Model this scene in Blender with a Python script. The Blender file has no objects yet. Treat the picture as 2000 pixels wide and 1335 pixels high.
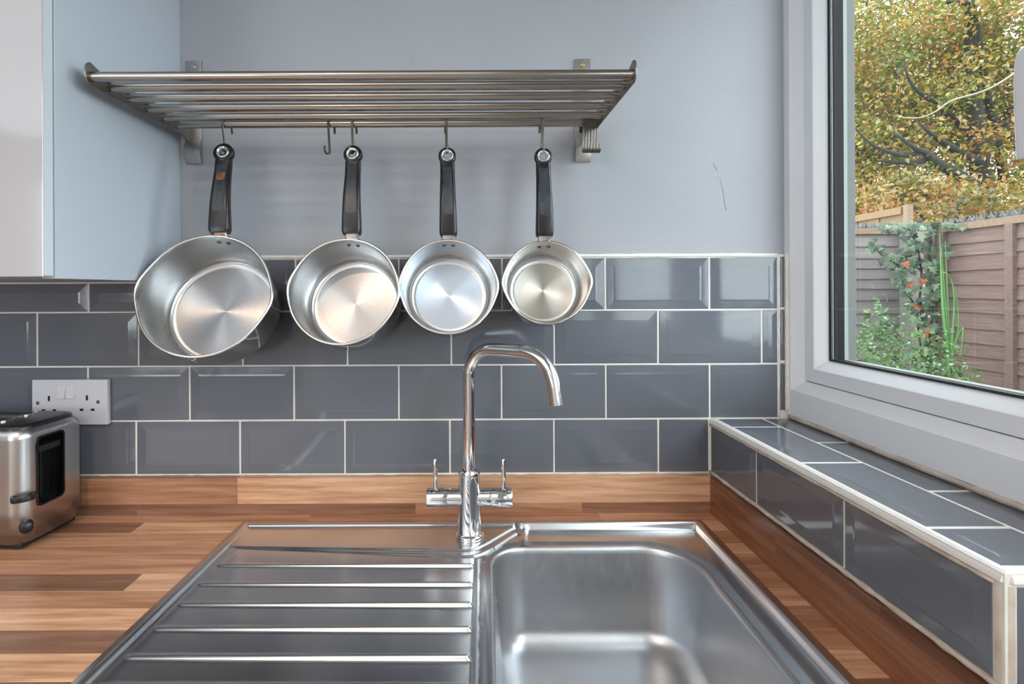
import bpy, bmesh, math, random
import numpy as np
from mathutils import Vector, Matrix
from mathutils.geometry import delaunay_2d_cdt
random.seed(7)
RNG = np.random.default_rng(11)
SC = bpy.context.scene
COL = SC.collection
PI = math.pi
R = math.radians

# ------------------------------------------------------------------ camera
F = 1020.0            # focal length in pixels of the 2000 px wide frame
D = 1.02              # camera distance from the tiled wall (y = 0)
CX, CY = 911.0, 565.0 # principal point
EYE = 1.33
ROLL = 0.0045
cam = bpy.data.cameras.new('camera')
cam.sensor_width = 36.0
cam.lens = F / 2000 * 36
cam.shift_x = (1000 - CX) / 2000
cam.shift_y = -(667.5 - CY) / 2000
cam.clip_start = 0.02
cam.clip_end = 200
camo = bpy.data.objects.new('camera', cam)
camo.location = (0, -D, EYE)
camo.rotation_euler = (PI / 2, ROLL, 0)
COL.objects.link(camo)
SC.camera = camo

def U(px, py, d):
    """point seen at a photo pixel, at depth d in front of the lens"""
    a, b = px - CX, py - CY
    return Vector(((a - ROLL * b) / F * d, d - D, EYE - (b + ROLL * a) / F * d))

# ------------------------------------------------------------------ world, lights, exposure
SKY = 8.5
w = bpy.data.worlds.new('world'); SC.world = w; w.use_nodes = True
nt = w.node_tree; bg = nt.nodes['Background']
bg.inputs[0].default_value = (0.90, 0.96, 1.0, 1); bg.inputs[1].default_value = SKY
w.cycles.sampling_method = 'AUTOMATIC'

def area_portal(name, loc, rot, sx, sy):
    l = bpy.data.lights.new(name, 'AREA'); l.shape = 'RECTANGLE'; l.size = sx; l.size_y = sy
    l.cycles.is_portal = True
    o = bpy.data.objects.new(name, l); o.location = loc; o.rotation_euler = rot; COL.objects.link(o)
area_portal('window_portal', (0.72, -1.26, 1.65), (0, R(90), 0), 1.10, 2.50)
area_portal('rear_window_portal', (-2.4, -3.95, 1.5), (R(90), 0, 0), 1.6, 1.2)

def downlight(x, y, e=20.0, rad=0.03, col=(1.0, 0.66, 0.38)):
    l = bpy.data.lights.new('downlight', 'SPOT'); l.energy = e; l.color = col
    l.shadow_soft_size = rad; l.spot_size = R(150); l.spot_blend = 0.6
    o = bpy.data.objects.new('downlight', l); o.location = (x, y, 2.37); COL.objects.link(o)
for x, y in ((-2.9, -3.0), (-1.5, -2.7), (-0.2, -2.9), (-0.55, -1.5)):
    downlight(x, y)
# broad soft fill lamp, added under the ceiling behind the viewer to brighten the room
l = bpy.data.lights.new('ceiling_fill', 'AREA'); l.shape = 'RECTANGLE'; l.size = 3.2; l.size_y = 2.8; l.energy = 36; l.color = (0.94, 0.97, 1.0)
o = bpy.data.objects.new('ceiling_fill', l); o.location = (-1.5, -2.35, 2.38); COL.objects.link(o)

SC.view_settings.view_transform = 'Standard'
SC.view_settings.look = 'None'
SC.view_settings.gamma = 1.0
SC.view_settings.use_curve_mapping = False
SC.view_settings.exposure = 0.0
cy = SC.cycles
cy.max_bounces = 10; cy.diffuse_bounces = 5; cy.glossy_bounces = 6; cy.transparent_max_bounces = 12
cy.sample_clamp_indirect = 6.0
cy.caustics_reflective = False; cy.caustics_refractive = False

# ------------------------------------------------------------------ materials
def srgb(r, g, b):
    f = lambda c: (c / 255 / 12.92) if c / 255 <= 0.04045 else ((c / 255 + 0.055) / 1.055) ** 2.4
    return (f(r), f(g), f(b), 1)

def ext(r, g, b, k=0.54):
    c = srgb(r, g, b); return (c[0] * k, c[1] * k, c[2] * k, 1)

class NT:
    def __init__(s, name):
        s.m = bpy.data.materials.new(name); s.m.use_nodes = True
        s.t = s.m.node_tree; s.p = s.t.nodes['Principled BSDF']; s.out = s.t.nodes['Material Output']
    def n(s, kind, **kw):
        nd = s.t.nodes.new(kind)
        for k, v in kw.items():
            if k in nd.inputs: nd.inputs[k].default_value = v
            else: setattr(nd, k, v)
        return nd
    def l(s, a, b): s.t.links.new(a, b)
    def coords(s, scale=(1, 1, 1), kind='Object', rand=False):
        tc = s.n('ShaderNodeTexCoord'); mp = s.n('ShaderNodeMapping')
        mp.inputs['Scale'].default_value = scale
        s.l(tc.outputs[kind], mp.inputs['Vector'])
        if rand:
            oi = s.n('ShaderNodeObjectInfo'); ml = s.n('ShaderNodeMath', operation='MULTIPLY'); ml.inputs[1].default_value = 37.0
            s.l(oi.outputs['Random'], ml.inputs[0]); s.l(ml.outputs[0], mp.inputs['Location'])
        return mp.outputs[0]
    def noise(s, vec, scale=5, detail=3, rough=0.5):
        nz = s.n('ShaderNodeTexNoise'); nz.inputs['Scale'].default_value = scale
        nz.inputs['Detail'].default_value = detail; nz.inputs['Roughness'].default_value = rough
        s.l(vec, nz.inputs['Vector']); return nz.outputs['Fac']
    def ramp(s, fac, stops):
        r = s.n('ShaderNodeValToRGB'); e = r.color_ramp.elements
        while len(e) < len(stops): e.new(0.5)
        for i, (p, c) in enumerate(stops): e[i].position = p; e[i].color = c
        s.l(fac, r.inputs[0]); return r.outputs[0]
    def bump(s, h, strength=0.2, dist=0.001, normal=None):
        b = s.n('ShaderNodeBump'); b.inputs['Strength'].default_value = strength; b.inputs['Distance'].default_value = dist
        s.l(h, b.inputs['Height']); s.l(b.outputs[0], s.p.inputs['Normal'])
    def mix(s, fac, a, b, mode='MIX'):
        m = s.n('ShaderNodeMix', data_type='RGBA', blend_type=mode)
        if isinstance(fac, (int, float)): m.inputs[0].default_value = fac
        else: s.l(fac, m.inputs[0])
        for v, i in ((a, 6), (b, 7)):
            if isinstance(v, tuple): m.inputs[i].default_value = v
            else: s.l(v, m.inputs[i])
        return m.outputs[2]
    def rng(s, fac, a, b, c, d):
        m = s.n('ShaderNodeMapRange')
        for i, v in enumerate((a, b, c, d)): m.inputs[i + 1].default_value = v
        s.l(fac, m.inputs[0]); return m.outputs[0]

def plain(name, col, rough=0.5, metal=0.0, spec=0.5, coat=0.0):
    k = NT(name); p = k.p
    p.inputs['Base Color'].default_value = col; p.inputs['Roughness'].default_value = rough
    p.inputs['Metallic'].default_value = metal; p.inputs['Specular IOR Level'].default_value = spec
    p.inputs['Coat Weight'].default_value = coat
    return k

def mottled(name, c0, c1, scale, rough=0.5, metal=0.0, bump=0.0, bdist=0.001, stretch=(1, 1, 1), rand=False, detail=4, spec=0.5):
    k = plain(name, c0, rough, metal, spec)
    v = k.coords(stretch, rand=rand)
    f = k.noise(v, scale, detail, 0.6)
    k.l(k.ramp(f, [(0.3, c0), (0.7, c1)]), k.p.inputs['Base Color'])
    if bump: k.bump(f, bump, bdist)
    return k

M = {}
k = plain('wall_paint', srgb(186, 193, 199), 0.55, spec=0.35)
v = k.coords((1, 1, 1)); f1 = k.noise(v, 2.2, 3); f2 = k.noise(k.coords((6, 6, 40)), 9, 4, 0.6)
k.l(k.ramp(f1, [(0.35, srgb(164, 168, 176)), (0.65, srgb(170, 172, 180))]), k.p.inputs['Base Color'])
k.bump(f2, 0.25, 0.0012); M['paint'] = k.m
M['ceiling'] = plain('ceiling_paint', srgb(225, 225, 222), 0.7).m
M['floor'] = mottled('floor_vinyl', srgb(188, 184, 180), srgb(204, 200, 196), 6, 0.45).m
M['roomdark'] = plain('dark_room_paint', srgb(122, 114, 108), 0.7).m
M['roomwall'] = plain('room_paint', srgb(238, 237, 236), 0.7).m
k = plain('tile_glaze', srgb(101, 106, 116), 0.10, spec=0.55)
v = k.coords((1, 1, 1), rand=True); f = k.noise(v, 9, 2)
oi = k.n('ShaderNodeObjectInfo')
base = k.ramp(oi.outputs['Random'], [(0.0, srgb(99, 104, 114)), (1.0, srgb(107, 111, 120))])
k.l(base, k.p.inputs['Base Color']); k.bump(f, 0.12, 0.0015)
fs = k.noise(k.coords((8, 8, 8), rand=True), 5, 5, 0.7)
k.l(k.rng(fs, 0.45, 0.8, 0.07, 0.22), k.p.inputs['Roughness']); M['tile'] = k.m
k = mottled('grout', srgb(236, 234, 230), srgb(220, 216, 209), 30, 0.85, bump=0.4, bdist=0.001); M['grout'] = k.m
k = mottled('sealant', srgb(240, 239, 236), srgb(222, 216, 208), 38, 0.55, bump=0.3, bdist=0.001, detail=6); M['sealant'] = k.m
M['trim'] = mottled('white_trim', srgb(240, 241, 242), srgb(230, 229, 226), 9, 0.25).m
M['dirty_trim'] = mottled('aged_trim', srgb(214, 208, 200), srgb(182, 166, 150), 26, 0.6, bump=0.3, detail=6).m
M['upvc'] = plain('white_upvc', srgb(236, 241, 248), 0.32).m
M['rubber'] = plain('black_rubber', srgb(24, 24, 27), 0.5).m
M['spacer'] = plain('dark_spacer', srgb(16, 16, 18), 0.6, spec=0.15).m
M['upvc_out'] = plain('outer_upvc', ext(112, 116, 115), 0.6).m
M['seal_white'] = plain('pale_seal', ext(176, 182, 186), 0.5).m
# glass: clear pane with a mirror share that grows at grazing angles
k = NT('window_glass'); tr = k.n('ShaderNodeBsdfTransparent'); gl = k.n('ShaderNodeBsdfGlossy'); gl.inputs['Roughness'].default_value = 0.0
tr.inputs[0].default_value = (0.97, 0.985, 0.98, 1)
lw = k.n('ShaderNodeLayerWeight'); lw.inputs['Blend'].default_value = 0.5; pw = k.n('ShaderNodeMath', operation='POWER'); pw.inputs[1].default_value = 5.0
ge = k.n('ShaderNodeNewGeometry'); mx = k.n('ShaderNodeMixShader'); ft = k.n('ShaderNodeMath', operation='SUBTRACT'); ft.inputs[0].default_value = 1.0
ml = k.n('ShaderNodeMath', operation='MULTIPLY')
k.l(lw.outputs['Facing'], pw.inputs[0]); k.l(ge.outputs['Backfacing'], ft.inputs[1])
k.l(k.rng(pw.outputs[0], 0, 1, 0.04, 1.0), ml.inputs[0]); k.l(ft.outputs[0], ml.inputs[1]); k.l(ml.outputs[0], mx.inputs[0])
k.l(tr.outputs[0], mx.inputs[1]); k.l(gl.outputs[0], mx.inputs[2]); k.l(mx.outputs[0], k.out.inputs[0])
M['glass'] = k.m

def wood(name):
    k = plain(name, (0.4, 0.2, 0.1, 1), 0.33, spec=0.4)
    oi = k.n('ShaderNodeObjectInfo')
    v = k.coords((1.6, 26, 26), rand=True); g = k.noise(v, 3.0, 6, 0.65)
    v2 = k.coords((5, 160, 160), rand=True); g2 = k.noise(v2, 2.0, 3, 0.6)
    dk = k.mix(1.0, oi.outputs['Color'], srgb(200, 180, 164), 'MULTIPLY')
    c = k.mix(k.rng(g, 0.38, 0.68, 0, 1), oi.outputs['Color'], dk)
    c = k.mix(k.rng(g2, 0.52, 0.75, 0, 0.55), c, dk)
    k.l(c, k.p.inputs['Base Color']); k.bump(g2, 0.06, 0.0005)
    k.l(k.rng(g, 0.2, 0.8, 0.26, 0.42), k.p.inputs['Roughness'])
    return k.m
M['wood'] = wood('walnut_block')

def brushed(name, col, rough, stretch=(2, 90, 90), amt=0.1, aniso=0.0, bump=0.03, rand=False):
    k = plain(name, col, rough, 1.0)
    f = k.noise(k.coords(stretch, rand=rand), 4, 4, 0.6)
    g = k.noise(k.coords((3, 3, 3)), 4, 3, 0.6)
    a = k.n('ShaderNodeMath', operation='ADD'); k.l(k.rng(f, 0.3, 0.7, -amt, amt), a.inputs[0]); k.l(k.rng(g, 0.3, 0.7, rough - amt * 0.6, rough + amt * 0.6), a.inputs[1])
    k.l(a.outputs[0], k.p.inputs['Roughness']); k.bump(f, bump, 0.0004)
    return k
M['sink'] = brushed('sink_steel', srgb(214, 215, 218), 0.24, (3, 110, 110), 0.015, bump=0.0).m
M['bowl'] = brushed('bowl_steel', srgb(194, 196, 200), 0.37, (60, 60, 8), 0.05, bump=0.004).m
M['rack'] = brushed('rack_steel', srgb(160, 154, 148), 0.20, (2, 160, 160), 0.03, bump=0.0).m
M['bracket'] = mottled('bracket_steel', srgb(150, 146, 142), srgb(122, 117, 112), 30, 0.38, 1.0).m
M['strap'] = mottled('strap_steel', srgb(190, 190, 190), srgb(160, 158, 156), 30, 0.35, 1.0).m
M['hook'] = mottled('hook_steel', srgb(128, 124, 118), srgb(98, 92, 86), 60, 0.4, 1.0).m
M['chrome'] = plain('chrome', srgb(225, 226, 228), 0.05, 1.0).m
M['brass'] = plain('brass_screw', srgb(176, 158, 110), 0.35, 1.0).m
M['dark'] = plain('dark_hole', srgb(18, 17, 16), 0.7).m
k = brushed('pan_wall', srgb(206, 206, 206), 0.25, (4, 4, 120), 0.025, bump=0.0)
k.p.inputs['Anisotropic'].default_value = 0.5
tg = k.n('ShaderNodeTangent', direction_type='RADIAL', axis='Z'); k.l(tg.outputs[0], k.p.inputs['Tangent']); M['panwall'] = k.m
def panbase(name, col, s):
    k = plain(name, col, 0.28, 1.0)
    k.p.inputs['Anisotropic'].default_value = 0.86; k.p.inputs['Anisotropic Rotation'].default_value = 0.25
    tg = k.n('ShaderNodeTangent', direction_type='RADIAL', axis='Z'); k.l(tg.outputs[0], k.p.inputs['Tangent'])
    f = k.noise(k.coords((1, 1, 1), rand=True), 160, 4, 0.6); g = k.noise(k.coords((1, 1, 1), rand=True), 14, 5, 0.7)
    k.l(k.rng(f, 0.35, 0.7, 0.31, 0.35), k.p.inputs['Roughness'])
    k.l(k.ramp(g, [(0.2, col), (0.8, tuple(min(1, c * s) for c in col[:3]) + (1,))]), k.p.inputs['Base Color'])
    return k.m
M['base_warm'] = panbase('pan_base_grey', srgb(166, 168, 172), 0.95)
M['base_blue'] = panbase('pan_base_blue', srgb(196, 208, 222), 1.04)
M['base_cream'] = panbase('pan_base_cream', srgb(206, 204, 196), 0.96)
M['panout'] = plain('pan_polished', srgb(190, 186, 182), 0.08, 1.0).m
M['rim'] = plain('pan_rim', srgb(222, 220, 216), 0.16, 1.0).m
M['bakelite'] = plain('black_bakelite', srgb(22, 23, 27), 0.28, spec=0.5).m
k = mottled('worn_sheen_grip', srgb(62, 68, 78), srgb(38, 41, 48), 55, 0.35, detail=6); M['grip'] = k.m
k = mottled('rusty_grip', srgb(150, 92, 60), srgb(60, 50, 46), 60, 0.5); M['rust'] = k.m
M['lacquer'] = plain('white_gloss', srgb(172, 171, 178), 0.10, coat=0.6).m
M['lacquer_edge'] = plain('door_edge', srgb(208, 214, 222), 0.3).m
M['panel'] = plain('grey_panel', srgb(190, 198, 209), 0.42).m
M['carcass'] = plain('carcass_dark', srgb(120, 112, 105), 0.6).m
M['socket'] = plain('socket_plastic', srgb(212, 210, 218), 0.3).m
M['blackp'] = plain('black_plastic', srgb(26, 26, 28), 0.35).m
M['blackg'] = plain('black_gloss', srgb(14, 14, 16), 0.12).m
M['toaster'] = brushed('toaster_steel', srgb(192, 191, 192), 0.31, (120, 120, 3), 0.012, bump=0.0).m
def timber(name, c0, c1, stretch=(2, 30, 30)):
    k = plain(name, c0, 0.85, spec=0.2)
    g = k.noise(k.coords(stretch, rand=True), 3, 6, 0.65)
    oi = k.n('ShaderNodeObjectInfo')
    c = k.ramp(g, [(0.3, c0), (0.7, c1)])
    c = k.mix(k.rng(oi.outputs['Random'], 0, 1, 0, 0.35), c, c1)
    k.l(c, k.p.inputs['Base Color']); k.bump(g, 0.5, 0.003)
    return k.m
M['fence_grey'] = timber('weathered_grey_timber', ext(120, 111, 110), ext(150, 140, 138))
M['fence_brown'] = timber('brown_timber', ext(104, 82, 75), ext(138, 114, 106))
M['fence_tan'] = timber('tan_timber', ext(122, 92, 66), ext(158, 128, 92))
M['cap'] = timber('cap_timber', ext(120, 96, 78), ext(158, 134, 112))
M['concrete'] = mottled('concrete', ext(118, 112, 104), ext(140, 134, 126), 14, 0.9).m
M['spike'] = plain('spike_plastic', ext(40, 44, 48), 0.35).m
M['bark'] = mottled('bark', ext(30, 27, 23), ext(50, 45, 38), 12, 0.95, bump=0.6, bdist=0.02).m
M['ground'] = mottled('soil_lawn', ext(60, 62, 38), ext(84, 76, 52), 3, 0.95).m
M['brick'] = mottled('outside_render', srgb(120, 110, 102), srgb(134, 124, 116), 8, 0.9).m
M['shoot'] = mottled('pale_shoot', ext(150, 138, 116), ext(168, 156, 132), 14, 0.8).m

def leafmat(name, stops, trans=0.4):
    k = NT(name); at = k.n('ShaderNodeAttribute', attribute_name='tone')
    c = k.ramp(at.outputs['Fac'], stops)
    d = k.n('ShaderNodeBsdfDiffuse'); t = k.n('ShaderNodeBsdfTranslucent'); g = k.n('ShaderNodeBsdfGlossy'); g.inputs['Roughness'].default_value = 0.4
    g.inputs['Color'].default_value = (0.6, 0.65, 0.7, 1)
    k.l(c, d.inputs[0]); k.l(c, t.inputs[0])
    m = k.n('ShaderNodeMixShader'); m.inputs[0].default_value = trans
    k.l(d.outputs[0], m.inputs[1]); k.l(t.outputs[0], m.inputs[2])
    m2 = k.n('ShaderNodeMixShader'); m2.inputs[0].default_value = 0.05
    k.l(m.outputs[0], m2.inputs[1]); k.l(g.outputs[0], m2.inputs[2]); k.l(m2.outputs[0], k.out.inputs[0])
    return k.m
M['autumn'] = leafmat('autumn_leaves', [(0.0, ext(70, 92, 34, 0.5)), (0.3, ext(136, 146, 54, 0.5)), (0.58, ext(196, 170, 72, 0.5)), (0.82, ext(202, 140, 66, 0.5)), (1.0, ext(182, 96, 54, 0.5))])
M['autumn2'] = leafmat('brown_autumn_leaves', [(0.0, ext(84, 98, 40, 0.5)), (0.35, ext(150, 144, 58, 0.5)), (0.7, ext(188, 144, 68, 0.5)), (1.0, ext(172, 98, 56, 0.5))])
M['shrubleaf'] = leafmat('shrub_leaves', [(0.0, ext(52, 82, 38)), (0.5, ext(92, 132, 62)), (0.85, ext(138, 170, 96)), (1.0, ext(196, 208, 176))])  # palest tone paints white speckled highlights into the leaf colour
M['blade'] = plain('green_blade', ext(92, 140, 70), 0.5).m
def ivymat(name, a, b):
    k = plain(name, a, 0.5, spec=0.25)
    oi = k.n('ShaderNodeObjectInfo'); k.l(k.ramp(oi.outputs['Random'], [(0, a), (1, b)]), k.p.inputs['Base Color']); return k.m
M['ivy'] = ivymat('ivy_leaf', ext(28, 46, 30), ext(104, 122, 92))
M['dead'] = ivymat('dead_leaf', ext(128, 66, 38), ext(160, 100, 62))

# ------------------------------------------------------------------ building helpers
WM = {}   # world matrix of every object built so far
def tag(o, label=None, cat=None, group=None, kind=None):
    if label: o['label'] = label
    if cat: o['category'] = cat
    if group: o['group'] = group
    if kind: o['kind'] = kind
    return o
def empty(name, mat=None, loc=None, **kw):
    o = bpy.data.objects.new(name, None); o.empty_display_size = 0.05
    m = mat if mat is not None else Matrix.Translation(loc or (0, 0, 0))
    o.matrix_basis = m; WM[o.name] = m.copy(); COL.objects.link(o)
    return tag(o, **kw)
def link(name, me, mat, parent=None, world=None, **kw):
    """link mesh data; world = the object's world matrix (defaults to the parent's)"""
    o = bpy.data.objects.new(name, me)
    if mat is not None and len(me.materials) == 0: me.materials.append(mat)
    pm = WM[parent.name] if parent is not None else Matrix.Identity(4)
    wm = world if world is not None else pm
    if parent is not None: o.parent = parent
    o.matrix_basis = pm.inverted() @ wm
    WM[o.name] = wm.copy(); COL.objects.link(o)
    return tag(o, **kw)
def pyd(name, verts, faces, mat, parent=None, world=None, smooth=False, local=False, origin=None, **kw):
    """one mesh object from world-space vertices (local=True: already in the object's own space)"""
    pm = WM[parent.name] if parent is not None else Matrix.Identity(4)
    wm = world if world is not None else pm
    if origin is not None: wm = Matrix.Translation(origin)
    if not local:
        inv = wm.inverted(); verts = [inv @ Vector(v) for v in verts]
    me = bpy.data.meshes.new(name); me.from_pydata([tuple(v) for v in verts], [], faces); me.update()
    bm = bmesh.new(); bm.from_mesh(me); bmesh.ops.recalc_face_normals(bm, faces=bm.faces); bm.to_mesh(me); bm.free()
    if smooth: me.polygons.foreach_set('use_smooth', [True] * len(me.polygons))
    return link(name, me, mat, parent, wm, **kw)
def bevel_mesh(me, width, seg=2, ang=35):
    bm = bmesh.new(); bm.from_mesh(me)
    es = [e for e in bm.edges if len(e.link_faces) == 2 and e.calc_face_angle() > R(ang)]
    bmesh.ops.bevel(bm, geom=es, offset=width, segments=seg, profile=0.7, affect='EDGES', clamp_overlap=True)
    bm.to_mesh(me); bm.free()
    me.polygons.foreach_set('use_smooth', [True] * len(me.polygons))
    try: me.set_sharp_from_angle(angle=R(40))
    except Exception: pass
def box_vf(x0, x1, y0, y1, z0, z1):
    v = [(x, y, z) for x in (x0, x1) for y in (y0, y1) for z in (z0, z1)]
    f = [(0, 1, 3, 2), (4, 6, 7, 5), (0, 4, 5, 1), (2, 3, 7, 6), (0, 2, 6, 4), (1, 5, 7, 3)]
    return v, f
def box(name, x0, x1, y0, y1, z0, z1, mat, parent=None, bev=0.0, seg=2, world=None, local=False, center=False, **kw):
    v, f = box_vf(x0, x1, y0, y1, z0, z1)
    if center: kw['origin'] = ((x0 + x1) / 2, (y0 + y1) / 2, (z0 + z1) / 2)
    o = pyd(name, v, f, mat, parent, world, local=local, **kw)
    if bev: bevel_mesh(o.data, bev, seg)
    return o
class MB:
    def __init__(s): s.v = []; s.f = []
    def add(s, v, f):
        n = len(s.v); s.v += [tuple(a) for a in v]; s.f += [tuple(i + n for i in q) for q in f]; return s
    def box(s, *a): return s.add(*box_vf(*a))
def rings_vf(rings, cap=True, closed=False):
    n = len(rings[0]); v = [p for r in rings for p in r]; f = []
    m = len(rings)
    for i in range(m - 1 + (1 if closed else 0)):
        a, b = i * n, ((i + 1) % m) * n
        for j in range(n):
            j2 = (j + 1) % n; f.append((a + j, a + j2, b + j2, b + j))
    if cap and not closed:
        f.append(tuple(range(n - 1, -1, -1))); f.append(tuple((m - 1) * n + j for j in range(n)))
    return v, f
def frames(pts, up=None):
    pts = [Vector(p) for p in pts]; out = []
    prev = None
    for i, p in enumerate(pts):
        t = (pts[min(i + 1, len(pts) - 1)] - pts[max(i - 1, 0)]).normalized()
        if prev is None:
            u = Vector(up) if up is not None else (Vector((0, 0, 1)) if abs(t.z) < 0.9 else Vector((1, 0, 0)))
        else: u = prev
        u = (u - t * u.dot(t)).normalized(); prev = u
        out.append((p, t, u, t.cross(u)))
    return out
def tube_vf(pts, rad, seg=16, cap=True):
    rs = rad if isinstance(rad, (list, tuple)) else [rad] * len(pts)
    rings = []
    for (p, t, u, b), r in zip(frames(pts), rs):
        rings.append([p + u * (r * math.cos(2 * PI * j / seg)) + b * (r * math.sin(2 * PI * j / seg)) for j in range(seg)])
    return rings_vf(rings, cap)
def sweep_vf(pts, section, up):
    rings = []
    for p, t, u, b in frames(pts, up):
        rings.append([p + u * s[0] + b * s[1] for s in section])
    return rings_vf(rings)
def lathe_vf(prof, seg=48, mat=None, cap=False):
    rings = [[Vector((r * math.cos(2 * PI * j / seg), r * math.sin(2 * PI * j / seg), z)) for j in range(seg)] for r, z in prof]
    v, f = rings_vf(rings, cap)
    if mat is not None: v = [mat @ p for p in v]
    return v, f
def axis_mat(o, z, y=None):
    z = Vector(z).normalized()
    yy = Vector(y) if y is not None else (Vector((0, 0, 1)) if abs(z.z) < 0.9 else Vector((0, 1, 0)))
    yy = (yy - z * yy.dot(z)).normalized(); x = yy.cross(z)
    m = Matrix((x, yy, z)).transposed().to_4x4(); m.translation = Vector(o); return m
def smooth_pts(ctrl, n=8):
    c = [Vector(p) for p in ctrl]; c = [2 * c[0] - c[1]] + c + [2 * c[-1] - c[-2]]; out = []
    for i in range(1, len(c) - 2):
        for k in range(n):
            t = k / n; p0, p1, p2, p3 = c[i - 1:i + 3]
            out.append(0.5 * ((2 * p1) + (p2 - p0) * t + (2 * p0 - 5 * p1 + 4 * p2 - p3) * t * t + (3 * p1 - p0 - 3 * p2 + p3) * t ** 3))
    out.append(c[-2]); return out
def rrect(x0, x1, y0, y1, r, n=6):
    if not isinstance(r, (list, tuple)): r = [r] * 4
    pts = []
    for cxx, cyy, a0, rr in ((x1 - r[0], y1 - r[0], 0, r[0]), (x0 + r[1], y1 - r[1], 90, r[1]), (x0 + r[2], y0 + r[2], 180, r[2]), (x1 - r[3], y0 + r[3], 270, r[3])):
        for i in range(n + 1):
            a = R(a0 + 90 * i / n); pts.append((cxx + rr * math.cos(a), cyy + rr * math.sin(a)))
    return pts
def struct(o): o['kind'] = 'structure'; return o
def sm(e0, e1, x):
    t = np.clip((x - e0) / (e1 - e0), 0, 1); return t * t * (3 - 2 * t)

# ================================================================== ROOM SHELL
ZW = 0.90                  # worktop height
PW = 0.008                 # plaster face lies 8 mm behind the tile face
XR = 0.626                 # room face of the window wall
XL, YF, ZC = -3.7, -3.9, 2.4
wall_back = struct(box('wall_back', XL - 0.1, 0.70, PW, 0.14, -0.02, ZC, M['paint']))
wb = MB()
wb.box(XR + 0.004, 0.70, -2.55, PW, -0.02, 1.080).box(XR + 0.004, 0.70, -2.55, PW, 2.20, ZC)
wb.box(XR + 0.004, 0.70, YF, -2.55, -0.02, ZC)
wall_right = struct(pyd('wall_right', wb.v, wb.f, M['paint']))
struct(box('wall_left', XL - 0.1, XL, YF, PW, -0.02, ZC, M['roomdark']))
wf = MB()
wf.box(XL, -3.2, YF - 0.12, YF, -0.02, ZC).box(-1.6, 0.70, YF - 0.12, YF, -0.02, ZC).box(-3.2, -1.6, YF - 0.12, YF, 2.1, ZC).box(-3.2, -1.6, YF - 0.12, YF, -0.02, 0.9)
struct(pyd('wall_front', wf.v, wf.f, M['roomwall']))
struct(box('floor', XL, 0.70, YF, PW, -0.06, -0.001, M['floor']))
struct(box('ceiling', XL - 0.1, 0.70, YF - 0.12, 0.14, ZC, ZC + 0.1, M['ceiling']))
rw = empty('window_2', loc=(-2.4, YF - 0.06, 0.9), kind='structure')
fr = MB()
for x in (-3.2, -2.44, -1.68): fr.box(x, x + 0.08, YF - 0.09, YF - 0.03, 0.9, 2.1)
fr.box(-3.12, -1.68, YF - 0.09, YF - 0.03, 0.9, 0.98).box(-3.12, -1.68, YF - 0.09, YF - 0.03, 2.02, 2.1)
pyd('window_frame', fr.v, fr.f, M['upvc'], rw)
for x in (-3.12, -2.36): box('pane', x, x + 0.68, YF - 0.063, YF - 0.057, 0.98, 2.02, M['glass'], rw)

# ------------------------------------------------------------------ tiles
TILE_CACHE = {}
def tile(parent, o, ex, ey, w_, h_, mat=None, depth=0.005, name='tile', jitter=True):
    """bevel-edged ceramic tile; o = centre of the face, ex/ey = face axes, normal = ex x ey"""
    key = (round(w_, 4), round(h_, 4))
    if key not in TILE_CACHE:
        b = min(0.015, 0.28 * min(w_, h_)); t = 0.0009; a = w_ / 2; c = h_ / 2; e = 0.0012
        v = []
        for ins, z in ((0, -depth - 0.002), (0, -t - 0.0008), (e, -t), (b, -0.0003), (b + 0.003, 0)):
            v += [(-a + ins, -c + ins, z), (a - ins, -c + ins, z), (a - ins, c - ins, z), (-a + ins, c - ins, z)]
        f = []
        for i in range(4):
            for j in range(4): f.append((i * 4 + j, i * 4 + (j + 1) % 4, i * 4 + 4 + (j + 1) % 4, i * 4 + 4 + j))
        f.append((16, 17, 18, 19)); f.append((3, 2, 1, 0))
        me = bpy.data.meshes.new('tile'); me.from_pydata(v, [], f); me.update(); me.materials.append(M['tile'])
        TILE_CACHE[key] = me
    ex = Vector(ex); ey = Vector(ey); nz = ex.cross(ey)
    m = Matrix((ex, ey, nz)).transposed().to_4x4(); m.translation = Vector(o)
    if jitter:
        m = m @ Matrix.Rotation(R(random.uniform(-.14, .14)), 4, 'X') @ Matrix.Rotation(R(random.uniform(-.10, .10)), 4, 'Y')
    return link(name, TILE_CACHE[key], None, parent, m)
def wx(px): return (px - CX) / 1000.0
def wz(py): return EYE - (py - CY) / 1000.0
G = 0.0014
gm = MB(); gm.box(-1.60, -0.561, 0.0016, PW + 0.001, wz(926.5), wz(547)).box(-0.561, XR + 0.004, 0.0016, PW + 0.001, wz(926.5), wz(499))
pyd('grout', gm.v, gm.f, M['grout'], wall_back)
rows = [
    (503.5, 606.5, [-640, -437, -234, -31, 172, 350, 375, 577, 779, 981, 1182.5, 1386, 1520]),
    (606.5, 712.5, [-741, -538, -335, -132, 71, 269, 473, 678, 881, 1082.5, 1285.5, 1488, 1520]),
    (712.5, 819, [-640, -437, -234, -31, 170, 369, 573, 778, 979, 1183, 1386, 1520]),
    (819, 924.5, [-546, -343, -140, 62, 264, 467, 672, 877.5, 1081, 1285, 1384]),
]
for ri, (y0, y1, xs) in enumerate(rows):
    for a, b in zip(xs[:-1], xs[1:]):
        t0 = y0
        if ri == 0 and b <= 350: t0 = 549.0
        xa, xb, za, zb = wx(a) + G, wx(b) - G, wz(y1) + G, wz(t0) - G
        tile(wall_back, ((xa + xb) / 2, 0.0, (za + zb) / 2), (1, 0, 0), (0, 0, 1), xb - xa, zb - za)
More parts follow.
